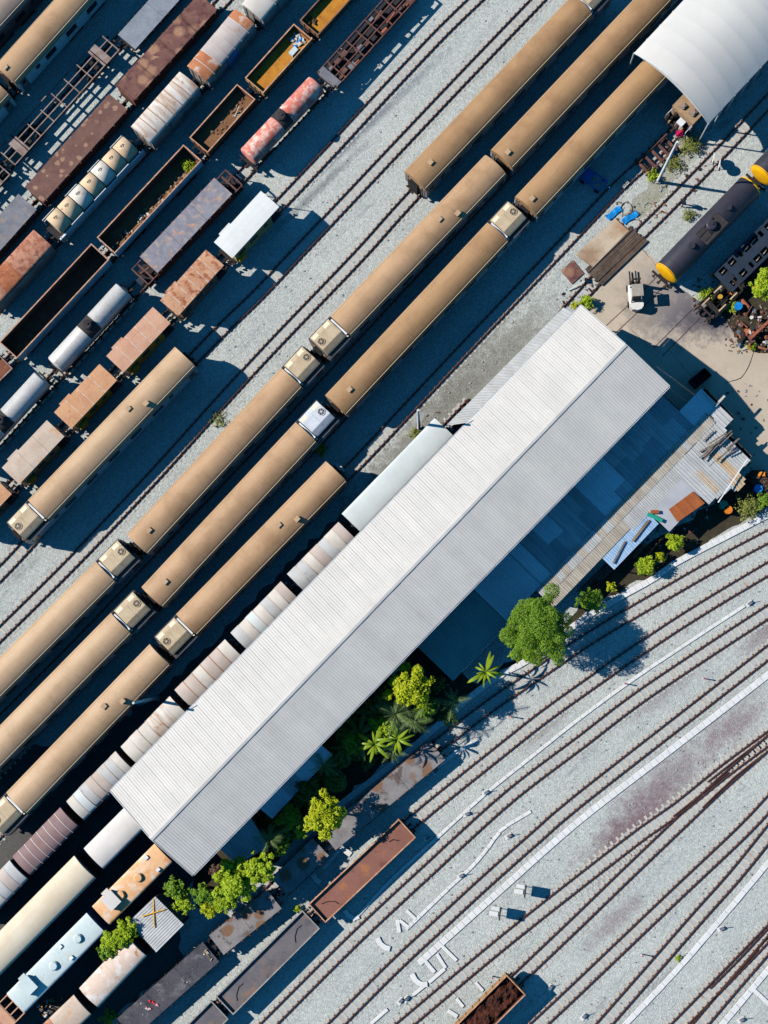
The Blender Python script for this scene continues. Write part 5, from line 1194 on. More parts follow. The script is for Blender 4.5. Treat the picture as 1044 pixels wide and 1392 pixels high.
# ------------------------------------------------------------ white tent
def tent():
    zs,zc=4.8,6.5
    A=at(862,72,zs); B=at(963,168,zs); d=(at(935,-6,zs)-A).normalized(); w=(B-A); w=w-d*w.dot(d); W=w.length; wv=w.normalized()
    org=(A+B)/2; org=Vector((org.x,org.y,0)); root=thing('fabric_shelter','white arched fabric shelter over the coach at the upper right','shelter',org)
    A0=A-org; bay=1.75; nb=11; nseg=18; off=(B-A).dot(d)/W
    def pt(s,t,sag=0.0):   # s across 0..1, t metres along
        q=2*s-1; z=zs+(zc-zs)*(1-abs(q)**1.9)-sag*(1-q**4); x=s
        return A0+wv*(W*x)+d*(t+off*W*x)+Vector((0,0,z-zs))
    for k in range(nb):
        b=MB(); m=6; rows=[]
        for i in range(m+1):
            f=i/m; sag=0.028*4*f*(1-f); rows.append(b.add([pt(j/nseg,(k+f)*bay,sag) for j in range(nseg+1)]))
        for i in range(m):
            for j in range(nseg): b.face((rows[i]+j,rows[i+1]+j,rows[i+1]+j+1,rows[i]+j+1),0,True)
        b.build('fabric_panel','tent',root)
    for k in range(nb+1):
        b=MB(); b.tube([pt(j/12,k*bay)-Vector((0,0,0.06)) for j in range(13)],0.05,6); 
        for s in (0,1):
            p=pt(s,k*bay); b.tube([p,Vector((p.x,p.y,0))],0.07,6)
        b.build('arch_frame','tent_frame',root)
    b=MB(); rows=[]
    for j in range(nseg+1):
        p=pt(j/nseg,0); s=j/nseg; drop=0.55*math.sin(math.pi*s)+0.05; rows.append(b.add([p-d*0.02,p-Vector((0,0,drop))-d*0.02]))
    for j in range(nseg): b.face((rows[j],rows[j+1],rows[j+1]+1,rows[j]+1),0,True)
    b.build('end_valance','tent',root)
    for s in (0,1):
        b=MB(); n=[]
        for k in range(nb+1): p=pt(s,k*bay); n.append(b.add([p,p-Vector((0,0,0.35))]))
        for k in range(nb): b.face((n[k],n[k+1],n[k+1]+1,n[k]+1))
        b.build('side_skirt','tent',root)
tent()
# ------------------------------------------------------------ trees and plants
def leaf_cloud(b, lobes, n, ls, rnd, up=0.5):
    wts=[r[1][0]*r[1][1] for r in lobes]
    for k in range(n):
        c,(rx,ry,rz)=rnd.choices(lobes,wts)[0]
        while True:
            p=Vector((rnd.uniform(-1,1),rnd.uniform(-1,1),rnd.uniform(-0.75,1)))
            if 0.35<p.length<1: break
        if p.length<0.62 and rnd.random()<0.6: p=p.normalized()*rnd.uniform(0.7,1)
        q=Vector((c[0]+p.x*rx,c[1]+p.y*ry,c[2]+p.z*rz)); nrm=(p.normalized()*0.6+Vector((rnd.uniform(-1,1),rnd.uniform(-1,1),rnd.uniform(-.2,1)))*0.8+Vector((0,0,up))).normalized()
        a=nrm.orthogonal().normalized(); a.rotate(Quaternion(nrm,rnd.uniform(0,6.28))); e=nrm.cross(a); s=ls*rnd.uniform(0.6,1.3)
        i=b.add([q-a*s,q+e*s*0.45-nrm*s*.12,q+a*s*1.1,q-e*s*0.45-nrm*s*.12]); b.face((i,i+1,i+2,i+3),0,False)
def tree(name,label,px,zc,r,rz,n,ls,m,cat='tree',nl=9,seed=1,trunk=0.16,group=None,squash=1.0,lobe=0.45):
    rnd=random.Random(seed); q=at(px,zc); root=thing(name,label,cat,Vector((q.x,q.y,0)),0,group)
    lobes=[((0,0,zc-rz*0.15),(r*0.5,r*0.5,rz*0.4))]
    nsm=int(nl*3.4)
    for k in range(nsm):
        a=2.399963*k+rnd.uniform(-.4,.4); f=math.sqrt((k+0.5)/nsm); d=r*0.95*f*rnd.uniform(0.8,1.22); s=r*lobe*rnd.uniform(0.28,0.62)
        lobes.append(((d*math.cos(a),d*math.sin(a)*squash,zc+rz*0.75*math.sqrt(max(0,1-f*f*0.95))*rnd.uniform(0.55,1.15)-rz*0.2*f),(s,s,s*rnd.uniform(.6,.9))))
    for k in range(nl):
        a=2*math.pi*k/nl+rnd.uniform(-.3,.3); d=r*rnd.uniform(0.4,0.66); s=r*lobe*rnd.uniform(0.5,0.8)
        lobes.append(((d*math.cos(a),d*math.sin(a)*squash,zc+rz*rnd.uniform(-.35,.3)),(s,s,s*0.8)))
    for k in range(nl//2):
        a=rnd.uniform(0,6.28); d=r*rnd.uniform(0.1,0.4); s=r*lobe*rnd.uniform(0.6,1.0); lobes.append(((d*math.cos(a),d*math.sin(a)*squash,zc+rz*rnd.uniform(.25,.6)),(s,s,s*0.8)))
    b=MB(); leaf_cloud(b,lobes,n,ls,rnd); b.build('crown',m,root)
    b=MB(); top=zc-rz*0.2; b.tube([(0,0,0),(0.05,0.03,top*0.5),(0,0,top)],lambda i: trunk*(1-0.28*i),8)
    for c,_ in lobes[1:nl]: b.tube([(0,0,top*0.75),(c[0]*0.5,c[1]*0.5,(top*0.75+c[2])/2),(c[0]*0.9,c[1]*0.9,c[2])],lambda i: trunk*0.42*(1-0.33*i),5)
    b.build('trunk','bark',root); return root
tree('broadleaf_tree','largest feathery green tree beside the curved tracks',(729,853),5.0,3.1,2.5,34000,0.085,'leaf_mid',nl=12,seed=2,trunk=0.2)
tree('broadleaf_tree','round lime green tree beside the right eave above the palms',(557,932),5.7,1.9,1.4,5200,0.14,'leaf_yellow',nl=10,seed=3)
tree('broadleaf_tree','round yellow green tree over the flat wagons in the lower middle',(441,1108),4.6,1.8,1.3,4600,0.14,'leaf_yellow',nl=9,seed=4)
tree('broadleaf_tree','wide lime green tree beside the low right eave corner',(320,1196),4.4,1.85,1.3,4800,0.16,'leaf_bright',nl=8,seed=5,lobe=0.42)
tree('broadleaf_tree','tall leafy shoot tree right of the wide lime tree',(352,1182),4.6,1.55,1.4,2600,0.16,'leaf_bright',nl=6,seed=6,lobe=0.34)
tree('broadleaf_tree','small green tree between the wide lime tree and the hut',(276,1216),3.6,1.0,0.9,1500,0.13,'leaf_mid',nl=7,seed=7,lobe=0.4)
tree('broadleaf_tree','small round lime tree left below the wide lime tree',(303,1222),3.4,1.2,0.9,2600,0.12,'leaf_bright',nl=7,seed=17,lobe=0.45)
tree('broadleaf_tree','slim tree between the hut and the end of the shed',(238,1208),3.4,1.1,0.9,1000,0.15,'leaf_mid',nl=7,seed=8,lobe=0.3)
tree('broadleaf_tree','young tree between the pale blue car and the pink boxcar',(158,1278),3.4,1.35,0.9,3200,0.12,'leaf_bright',nl=8,seed=9,squash=0.8,lobe=0.38)
tree('shrub','bright round shrub beside the slab strip right of the big tree',(802,815),1.7,1.2,0.9,2600,0.1,'leaf_mid','shrub',nl=8,seed=10,trunk=0.06,group='shrubs along the slab strip')
tree('shrub','lime shrub left of the tallest slab strip shadow under the blue awning',(878,769),1.4,0.95,0.8,1500,0.1,'leaf_bright','shrub',nl=7,seed=11,trunk=0.05,group='shrubs along the slab strip')
tree('shrub','upper lime shrub below the rust brown sheet',(917,738),1.3,0.85,0.7,1300,0.1,'leaf_bright','shrub',nl=7,seed=12,trunk=0.05,group='shrubs along the slab strip')
tree('shrub','tiny yellow tuft between two shrubs on the slab strip',(830,798),0.8,0.5,0.5,500,0.09,'leaf_yellow','shrub',nl=5,seed=13,trunk=0.04,group='shrubs along the slab strip')
tree('shrub','small lime tuft just above the awning shrub',(897,757),0.9,0.5,0.5,500,0.09,'leaf_yellow','shrub',nl=5,seed=14,trunk=0.04,group='shrubs along the slab strip')
tree('shrub','straggly weeds at the right end of the slab strip',(1018,690),0.8,1.2,0.6,900,0.1,'weed','shrub',nl=7,seed=15,trunk=0.04,group='shrubs along the slab strip')
tree('shrub','tall weeds at the right edge above the slab strip',(1038,680),0.9,0.8,0.7,600,0.1,'leaf_mid','shrub',nl=5,seed=16,trunk=0.04,group='shrubs along the slab strip')
tree('shrub','bright lime bush at the right edge beside the scrap heap',(1038,390),1.6,1.25,1.0,2600,0.11,'leaf_bright','shrub',nl=8,seed=18,trunk=0.06)
tree('shrub','upper lime bush at the right edge above the orange drum',(1040,374),1.5,0.7,0.8,1000,0.11,'leaf_bright','shrub',nl=5,seed=28,trunk=0.05)
tree('shrub','low weeds growing through the loose axle frame',(960,402),0.4,0.9,0.4,500,0.09,'leaf_bright','shrub',nl=5,seed=19,trunk=0.03)
tree('shrub','small weeds between the holed frame and the blue drum',(995,415),0.5,0.7,0.4,500,0.09,'leaf_bright','shrub',nl=5,seed=20,trunk=0.03)
tree('shrub','weeds at the foot of the scrap heap',(1022,471),0.35,0.5,0.3,260,0.08,'leaf_bright','shrub',nl=4,seed=21,trunk=0.03)
tree('shrub','weeds at the foot of the white pole near the tent',(887,238),0.4,0.65,0.4,420,0.09,'leaf_bright','shrub',nl=5,seed=22,trunk=0.03)
tree('shrub','yellow green weed patch under the tent corner',(938,196),0.5,1.1,0.45,900,0.09,'weed','shrub',nl=7,seed=23,trunk=0.03)
tree('shrub','weed patch along the white pole',(915,222),0.3,1.0,0.3,600,0.08,'weed','shrub',nl=6,seed=24,trunk=0.03)
tree('shrub','green shrub at the upper shed corner by the crossing',(797,411),0.7,0.7,0.6,800,0.1,'leaf_bright','shrub',nl=6,seed=25,trunk=0.04)
tree('shrub','small plant at the upper shed corner beside the rail end',(781,415),0.4,0.4,0.4,260,0.09,'leaf_yellow','shrub',nl=4,seed=26,trunk=0.03)
tree('shrub','shaded weed beside the white cooler coach',(436,612),0.5,0.6,0.5,420,0.1,'leaf_mid','shrub',nl=5,seed=27,trunk=0.03)
tree('shrub','weeds on the gravel by the mint roofed car',(566,590),0.3,0.8,0.25,420,0.09,'weed','shrub',nl=5,seed=29,trunk=0.02)
tree('shrub','single weed on the gravel at the narrow trough',(922,1302),0.15,0.3,0.15,120,0.08,'leaf_bright','shrub',nl=4,seed=30,trunk=0.02)
tree('shrub','thin weeds on the gravel beside the track by the lone coach',(297,570),0.15,0.9,0.15,300,0.08,'weed','shrub',nl=6,seed=31,trunk=0.02)
tree('shrub','weeds in the bottom left corner by the pink buff boxcar',(148,1383),0.8,0.8,0.6,600,0.11,'leaf_mid','shrub',nl=5,seed=32,trunk=0.03)
tree('shrub','weeds at the end of the dark grey open wagon',(404,1236),0.3,0.4,0.3,200,0.08,'leaf_bright','shrub',nl=4,seed=33,trunk=0.02)
tree('shrub','weeds by the tank wagon beside the black tank',(935,292),0.3,0.7,0.25,380,0.08,'weed','shrub',nl=5,seed=34,trunk=0.02)
tree('shrub','brown dead brush heap under the low right eave corner',(297,1184),0.9,0.8,0.6,900,0.12,'brush_dead','shrub',nl=5,seed=35,trunk=0.04)
tree('shrub','dark bush under the palms against the slab strip',(500,1035),0.9,0.8,0.6,700,0.12,'leaf_dark','shrub',nl=5,seed=36,trunk=0.04)
tree('shrub','small bush between lime tree and shaded roof corner',(595,930),1.2,0.8,0.7,500,0.11,'leaf_dark','shrub',nl=5,seed=37,trunk=0.04)
tree('shrub','yellow sprig growing out of the dark hedge',(408,1132),2.6,0.6,0.4,260,0.12,'leaf_bright','shrub',nl=5,seed=38,trunk=0.04)
g_,Lg=GOND_WEED
b=MB(); leaf_cloud(b,[((Lg/2-1.0,-0.2,1.5),(0.6,0.8,0.4))],500,0.08,random.Random(4)); b.v=[(x,y,z+0.45) for x,y,z in b.v]; b.build('weeds','leaf_bright',g_)
for k,(p,z,r,n,m,l) in enumerate([((478,1008),3.6,1.0,900,'leaf_mid','leafy clump between the eave and the dark banana plant'),((575,965),3.4,1.1,1000,'leaf_mid','leafy clump right of the palms under the lime tree'),((520,990),4.0,1.1,1000,'leaf_bright','leafy lime clump amid the palm cluster'),((395,1112),3.2,1.2,1200,'leaf_mid','leafy clump left of the round yellow green tree'),
        ((418,1075),2.8,1.2,1100,'leaf_dark','dark leafy clump behind the round yellow green tree'),((250,1228),3.0,1.0,700,'leaf_bright','leafy clump at the right side of the square hut'),((285,1232),3.0,1.1,1200,'leaf_yellow','yellow green clump below the low right eave corner'),((172,1262),3.6,1.0,900,'leaf_bright','upper leafy clump touching the square hut'),((146,1292),3.2,0.9,800,'leaf_mid','lower leafy clump beside the pink buff boxcar'),((700,872),3.2,1.0,800,'leaf_mid','leafy clump at the left foot of the largest tree'),((610,975),2.0,0.9,600,'leaf_dark','dark clump beside the slab strip below the small palm'),((380,1150),3.0,0.9,600,'leaf_mid','leafy clump beside the pale palm')]):
    tree('bush',l,p,z,r,r*0.8,n,0.13,m,'bush',nl=6,seed=60+k,trunk=0.06,group='leafy bushes by the shed',lobe=0.42)
# dense undergrowth in the shade of the shed
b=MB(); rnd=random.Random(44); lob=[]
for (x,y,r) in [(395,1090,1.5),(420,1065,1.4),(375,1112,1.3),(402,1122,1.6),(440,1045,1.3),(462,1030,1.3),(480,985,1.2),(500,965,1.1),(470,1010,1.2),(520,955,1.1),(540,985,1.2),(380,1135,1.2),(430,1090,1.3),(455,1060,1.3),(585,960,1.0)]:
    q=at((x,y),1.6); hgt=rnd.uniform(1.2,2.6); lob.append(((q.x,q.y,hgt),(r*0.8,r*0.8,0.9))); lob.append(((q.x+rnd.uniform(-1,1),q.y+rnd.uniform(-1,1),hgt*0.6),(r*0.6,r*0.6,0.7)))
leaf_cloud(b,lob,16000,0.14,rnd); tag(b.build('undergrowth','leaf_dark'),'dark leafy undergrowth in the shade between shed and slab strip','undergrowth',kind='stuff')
# ---- palms and bananas
def frond_mesh(kind):
    def mk():
        b=MB(); n=9; L=1.0
        spine=[Vector((L*t,0,0.28*math.sin(t*2.2)-0.42*t*t)) for t in [i/n for i in range(n+1)]]
        if kind=='palm':
            b.tube(spine,0.012,4)
            for i in range(1,n*2):
                t=i/(n*2); p=Vector((L*t,0,0.28*math.sin(t*2.2)-0.42*t*t)); l=0.2*math.sin(math.pi*(0.12+0.82*t))
                for s in (-1,1):
                    q=p+Vector((0.12*l/0.2,s*l,-0.06*l/0.2)); i0=b.add([p+Vector((-0.011,0,0)),p+Vector((0.013,0,0)),q]); b.face((i0,i0+1,i0+2))
        else:
            rows=[]
            for i,p in enumerate(spine):
                t=i/n; w=0.085*math.sin(math.pi*min(1,max(0.04,(t-0.12)/0.9)))**0.6 if t>0.12 else 0.015
                rows.append(b.add([p+Vector((0,w,-w*0.25)),p,p+Vector((0,-w,-w*0.25))]))
            for i in range(n):
                for j in range(2): b.face((rows[i]+j,rows[i+1]+j,rows[i+1]+j+1,rows[i]+j+1),0,True)
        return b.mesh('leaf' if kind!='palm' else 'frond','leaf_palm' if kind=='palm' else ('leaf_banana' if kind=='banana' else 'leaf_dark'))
    return cached(('frond',kind),mk)
def palm(name,label,px,z,R_,n,kind,cat,seed,group='palms and banana plants by the shed'):
    rnd=random.Random(seed); q=at(px,z); root=thing(name,label,cat,Vector((q.x,q.y,0)),0,group)
    b=MB(); b.tube([(0,0,0),(0.04,0.02,z*0.5),(0,0,z)],lambda i: 0.12-0.025*i,8); b.build('trunk','bark',root)
    for k in range(n):
        a=2*math.pi*k/n+rnd.uniform(-.25,.25); s=R_*rnd.uniform(0.55,1.15); inst(frond_mesh(kind),'frond' if kind=='palm' else 'leaf',root,(0,0,z),(0,rnd.uniform(-0.75,0.5),a),(s,s,s))
palm('banana_plant','bright banana plant by the slab strip next to the largest tree',(660,913),3.2,1.7,12,'banana','banana plant',1)
palm('palm','small palm beside the slab strip below the dark teal roof',(616,954),3.4,1.6,11,'palm','palm',2)
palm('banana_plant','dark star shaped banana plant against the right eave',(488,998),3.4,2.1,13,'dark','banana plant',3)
palm('banana_plant','lit banana plant left of the slab strip',(510,1012),4.4,1.9,13,'banana','banana plant',4)
palm('palm','palm below the round lime tree',(538,970),4.7,2.0,15,'palm','palm',5)
palm('palm','palm right of the palm cluster near the slab strip',(562,982),4.3,1.7,13,'palm','palm',6)
palm('banana_plant','yellow green banana plant nearest the slab strip in the cluster',(540,1005),4.4,1.8,13,'banana','banana plant',7)
palm('palm','low palm at the bottom of the palm cluster',(533,1022),3.2,1.4,12,'palm','palm',8)
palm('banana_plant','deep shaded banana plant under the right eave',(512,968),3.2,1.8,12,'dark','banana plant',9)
palm('palm','pale palm beside the low blue shaded roof',(365,1138),4.2,1.8,12,'palm','palm',10)
palm('palm','shaded palm behind the round yellow green tree',(440,1040),3.2,1.6,11,'palm','palm',11)
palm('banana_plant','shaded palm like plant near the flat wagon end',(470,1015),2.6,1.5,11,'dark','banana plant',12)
palm('banana_plant','small banana sprout beside the largest tree',(706,885),2.2,1.2,10,'banana','banana plant',13)
# ------------------------------------------------------------ yard things
def stand(name,label,cat,px,z=0,rz=0,group=None): q=at(px,z); return thing(name,label,cat,Vector((q.x,q.y,0)),rz,group)
for (p,lab) in [((894,247),'white pole near the tent with a long thin shadow'),((214,949),'white pole standing between the coach and the low shed end'),((569.6,583),'white pole on the gravel beside the mint roofed car')]:
    t=stand('lamp_pole',lab,'pole',p,0,0,'white concrete poles'); hp=10.6
    b=MB(); b.cyl((0,0,0),(0,0,hp),0.16,0.1,n=12); b.build('mast','concrete_white',t)
    b=MB(); b.bar((0,0,hp-0.3),(0.45,0.4,hp-0.1),0.05); b.build('arm','steel_dark',t)
    b=MB(); b.box(-0.22,0.22,-0.22,0.22,0,0.25); b.build('foot','concrete',t)
# flag on a stick
t=stand('red_flag','small bright red flag on a stick by the tent corner','flag',(918,196),0); b=MB(); b.cyl((0,0,0),(0.35,0.5,2.2),0.025,n=6); b.build('stick','wood',t)
b=MB(); n=b.add([(0.35,0.5,2.3),(0.3,0.1,1.8),(-0.3,0.0,1.95),(-0.32,0.45,2.25)]); b.face((n,n+1,n+2,n+3)); n=b.add([(0.35,0.5,2.32),(0.3,0.1,1.82),(-0.3,0.0,1.97),(-0.32,0.45,2.27)]); b.face((n+3,n+2,n+1,n)); b.build('cloth','red_pink',t)
# timber level crossing and pad
c,rz,L=frame((806,378),(868,318),0.1); t=thing('timber_crossing','dark timber plank crossing over the rails below the pale slab','crossing',c,rz)
for k in range(10):
    y=-0.98+k*0.218
    if abs(abs(y)-0.535)<0.07: y+=0.1 if y<0 else -0.1
    b=MB(); b.box(-L/2+random.uniform(-.1,.1),L/2+random.uniform(-.1,.1),y-0.1,y+0.1,0.02,0.2+random.uniform(-.01,.015)); b.build('plank','wood_dark',t)
A=[at(p,0.1) for p in ((783,346),(836,297),(855,314),(806,364))]; o=sum(A,Vector())/4; o.z=0; b=MB(); n=b.add([(p-o).xy.to_3d() for p in A]+[((p-o)*0.99).xy.to_3d()+Vector((0,0,0.22)) for p in A])
for q in ((0,1,5,4),(1,2,6,5),(2,3,7,6),(3,0,4,7),(4,5,6,7)): b.face([n+i for i in q])
tag(b.build('concrete_pad','slab_pad',None,o),'pale tan concrete pad beside the timber crossing','concrete pad')
o=at(778,370,0.05); b=MB(); b.obox((0,0,0.09),Vector((0.55,0.5,0)),Vector((-0.5,0.62,0)),Vector((0,0,0.02))); tag(b.build('rust_plate','rust_lid',None,Vector((o.x,o.y,0))),'square rust plate lying on gravel near the crossing','metal plate')
t=stand('point_lever','green point lever bar lying by the rail near the rust plate','point lever',(787,388)); b=MB(); b.bar((-1.0,-0.5,0.15),(0.6,0.35,0.35),0.09); b.build('bar','roof_teal',t); b=MB(); b.box(0.5,0.8,0.2,0.6,0,0.4); b.build('stand_box','black',t)
# forklift
t=stand('forklift','white forklift with raised forks parked on the concrete','forklift',(862,402),0,R(90+4))
b=MB(); b.prof([(-0.62,0.35),(-0.62,0.95),(-0.5,1.05),(0.5,1.05),(0.62,0.95),(0.62,0.35)],-1.0,0.75); b.build('body','truck_white',t)
b=MB(); pr=[(-0.62,-0.95),(-0.6,-1.25),(-0.4,-1.5),(0,-1.6),(0.4,-1.5),(0.6,-1.25),(0.62,-0.95)]
n=b.add([(x,y,0.3) for y,x in pr]); n2=b.add([(x,y,1.15) for y,x in pr]); k_=len(pr)
for i in range(k_): j=(i+1)%k_; b.face((n+i,n+j,n2+j,n2+i))
b.face([n2+i for i in range(k_)]); b.build('counterweight','truck_white',t)
b=MB(); b.box(-0.55,0.55,-0.52,0.5,2.08,2.16); b.build('overhead_guard','truck_roof',t)
for s in (-1,1):
    b=MB(); b.bar((0.55,s*0.45,1.0),(0.4,s*0.45,2.1),0.07); b.bar((-0.85,s*0.45,1.05),(-0.5,s*0.45,2.1),0.07); b.build('guard_post','black',t)
    b=MB(); b.box(0.95,1.1,s*0.3-0.06,s*0.3+0.06,0.2,2.3); b.build('mast_rail','steel_dark',t)
    b=MB(); b.box(1.12,2.25,s*0.28-0.07,s*0.28+0.07,0.22,0.27); b.box(1.12,1.18,s*0.28-0.07,s*0.28+0.07,0.22,0.8); b.build('fork','steel_dark',t)
    for x in (-0.9,0.6):
        b=MB(); b.cyl((x,s*0.48,0.32),(x,s*0.68,0.32),0.32,n=16); b.build('tyre','black',t)
b=MB(); b.box(-0.75,-0.55,-0.35,0.35,1.05,1.5); b.box(-0.5,0.0,-0.3,0.3,1.05,1.2); b.build('seat','black',t)
b=MB(); b.box(1.0,1.15,-0.42,0.42,0.5,0.62); b.box(1.0,1.15,-0.42,0.42,1.9,2.0); b.build('mast_crossbar','steel_dark',t)
b=MB(); b.cyl((0.35,0,1.1),(0.2,0,1.45),0.03,n=6); b.cyl((0.2,0,1.45),(0.18,0,1.48),0.18,n=12); b.build('steering_wheel','black',t)
# shunting discs and markers
def disc(p,lab,r=0.5,hh=1.25,rz=R(-10)):
    t=stand('disc_signal',lab,'disc signal',p,0,rz,'round disc signals'); b=MB(); b.cyl((0,0,0),(0,0,hh),0.035,n=6); b.build('post','steel_dark',t); b=MB(); b.cyl((-0.02,0,hh),(0.02,0,hh),r,n=20); b.build('disc','truck_white',t); b=MB(); b.box(-0.2,0.2,-0.2,0.2,0,0.12); b.build('base','concrete',t)
disc((966,221),'round disc signal between the rails near the tent'); disc((974,229),'second round disc signal just right of the rail near the tent')
def board(p,lab):
    t=stand('indicator_board',lab,'indicator board',p,0,R(-8),'paired indicator boards'); 
    b=MB(); b.box(-0.75,0.02,-0.42,-0.02,0,0.16); b.build('base_slab','concrete_white',t); b=MB(); b.box(-0.62,0.12,0.08,0.42,0,0.14); b.build('base_slab','concrete_white',t)
    b=MB(); 
    for y in (-0.3,0.3): b.bar((0.1,y,0),(0.1,y,0.6),0.06)
    b.build('leg','steel_dark',t)
    b=MB(); b.box(0.07,0.13,-0.46,0.46,0.55,1.75); b.build('plate','frame_shade_blue',t); b=MB(); b.bar((0.1,-0.46,1.78),(0.1,0.46,1.78),0.07); b.build('plate_edge','black',t)
board((711,1209),'right indicator board on white slabs beside the widest trough'); board((677,1239),'left indicator board on white slabs beside the widest trough')
def marker(p,lab,m='red'):
    t=stand('marker_post',lab,'marker post',p,0,0,'red topped marker posts'); b=MB(); b.cyl((0,0,0),(0,0,0.75),0.055,n=8); b.build('post','concrete_white',t); b=MB(); b.cyl((0,0,0.75),(0,0,0.9),0.07,n=8); b.build('cap',m,t)
for p,l in [((694,974),'red marker post left of the thin trough in open gravel'),((848,929),'red marker post right beside the thin trough'),((955,922),'red marker post among mottled gravel at the right'),((872,1297),'red marker post near the narrow trough'),((669,1327),'red marker post left of the brown loaded wagon')]: marker(p,l)
def motor(p,lab,rz=0.7):
    t=stand('point_motor',lab,'point motor',p,0,rz,'small point motors'); b=MB(); b.box(-0.2,0.2,-0.11,0.11,0.05,0.26); b.build('casing','grey_flat',t); b=MB(); b.box(-0.42,0.3,-0.2,0.2,0,0.07); b.build('base','concrete_white',t); b=MB(); b.bar((0.15,0,0.2),(0.35,0.1,0.6),0.045); b.build('lever','black',t)
for p,l in [((1019,820),'point motor at the upper end of the thin trough'),((661,1077),'point motor half way along the thin trough'),((635,1106),'flat dark motor on the thin trough'),((692,1136),'point motor beside the bend of the short trough'),((627,1190),'black point motor on the short bent trough'),((582,1139),'point motor in the shade off the red brown wagon'),((981,1262),'point motor right of the narrow trough'),((794,1381),'point motor at the bottom near the purple stained gravel'),((748,1342),'point motor in the loaded wagon shadow edge'),((545,1360),'left grey box of the pair in the lower middle'),((553,1357),'right grey box of the pair in the lower middle'),((1008,1386),'cabinet in the lower right corner'),((593,1048),'point motor in the flat wagon shade')]: motor(p,l,random.uniform(0.4,1.0))
# person
def person(px):
    t=stand('person','person in dark clothes standing on gravel near the black tank','person',px,0,R(20))
    pts=[((0,0,0.95),.15),((0,0,1.15),.15),((0,0,1.38),.17),((0,0,1.5),.07),((0,0,1.56),.065),
         ((0,.10,.9),.1),((.05,.11,.5),.07),((-.02,.12,.1),.05),((.12,.13,.04),.045),((0,-.10,.9),.1),((-.05,-.11,.5),.07),((-.12,-.12,.1),.05),((.02,-.13,.04),.045),
         ((0,.2,1.38),.065),((-.02,.26,1.1),.05),((.1,.24,.88),.038),((0,-.2,1.38),.065),((.03,-.26,1.1),.05),((.14,-.22,.9),.038)]
    ed=[(0,1),(1,2),(2,3),(3,4),(0,5),(5,6),(6,7),(7,8),(0,9),(9,10),(10,11),(11,12),(2,13),(13,14),(14,15),(2,16),(16,17),(17,18)]
    me=bpy.data.meshes.new('body'); me.from_pydata([p for p,_ in pts],ed,[]); o=inst(me,'body',t); me.materials.append(mat('navy'))
    sk=o.modifiers.new('skin','SKIN'); 
    for i,(p,r) in enumerate(pts): me.skin_vertices[0].data[i].radius=(r,r)
    me.skin_vertices[0].data[0].use_root=True
    o.modifiers.new('sub','SUBSURF').levels=2
    b=MB(); bm=bmesh.new(); bmesh.ops.create_icosphere(bm,subdivisions=3,radius=0.11)
    for v_ in bm.verts: v_.co=Vector((v_.co.x*0.95,v_.co.y*0.8,v_.co.z*1.2))+Vector((0.02,0,1.68))
    me=bpy.data.meshes.new('head'); bm.to_mesh(me); bm.free(); me.materials.append(mat('skin')); h=inst(me,'head',t)
    bm=bmesh.new(); bmesh.ops.create_icosphere(bm,subdivisions=3,radius=0.12)
    for v_ in list(bm.verts):
        v_.co=Vector((v_.co.x*0.98,v_.co.y*0.86,v_.co.z*1.18))+Vector((0.0,0,1.70))
    bmesh.ops.delete(bm,geom=[v_ for v_ in bm.verts if v_.co.z<1.70 and v_.co.x>-0.03],context='VERTS')
    me=bpy.data.meshes.new('hair'); bm.to_mesh(me); bm.free(); me.materials.append(mat('hair')); inst(me,'hair',h)
    b=MB(); b.box(0.11,0.145,-0.018,0.018,1.63,1.68); b.build('nose','skin',h)
    for s in (-1,1):
        for k in range(4): b=MB(); y=s*(0.23)+0.018*(k-1.5); b.tube([(0.11,y,0.87),(0.13,y,0.82),(0.125,y,0.775+0.006*abs(k-1.5))],0.0085,6); b.build('finger','skin',t)
        b=MB(); b.tube([(0.13,s*0.23-0.03*s,0.87),(0.16,s*0.23-0.05*s,0.83)],0.009,6); b.build('thumb','skin',t)
person((927,279))
# blue hand cart, pallets, tarps, tyres
t=stand('hand_cart','blue painted hand cart in the coach shade near the tent','cart',(806,247),0,R(-35))
b=MB()
for y in (-0.6,0.6): b.bar((-1.1,y,0.6),(1.1,y,0.6),0.12)
for x in (-1.1,-0.2,1.1): b.bar((x,-0.6,0.6),(x,0.6,0.6),0.12)
b.bar((-0.2,-0.6,0.62),(1.1,0.6,0.62),0.1); b.build('frame','blue_paint',t)
b=MB(); b.box(-1.0,-0.25,-0.5,0.5,0.64,0.7); b.build('tray','blue_paint',t)
for x in (-0.8,0.8):
    for s in (-1,1): b=MB(); b.cyl((x,s*0.62,0.25),(x,s*0.72,0.25),0.25,n=14); b.build('wheel','black',t)
b=MB(); b.bar((1.1,0,0.6),(1.7,0.1,1.0),0.08); b.build('handle','blue_paint',t)
for p,l,rz_ in [((849,247),'upper pale grating lying on the shaded rail near the tent',R(46)),((845,251),'lower pale grating lying on the shaded rail near the tent',R(46))]:
    t=stand('grating',l,'grating',p,0,rz_,'gratings on the shaded rail')
    for k in range(5): b=MB(); b.box(-0.15,0.15,-0.45+k*0.2,-0.33+k*0.2,0.22,0.26); b.build('slat','concrete',t)
    b=MB(); b.box(-0.17,-0.13,-0.46,0.5,0.2,0.24); b.box(0.13,0.17,-0.46,0.5,0.2,0.24); b.build('rim','concrete',t)
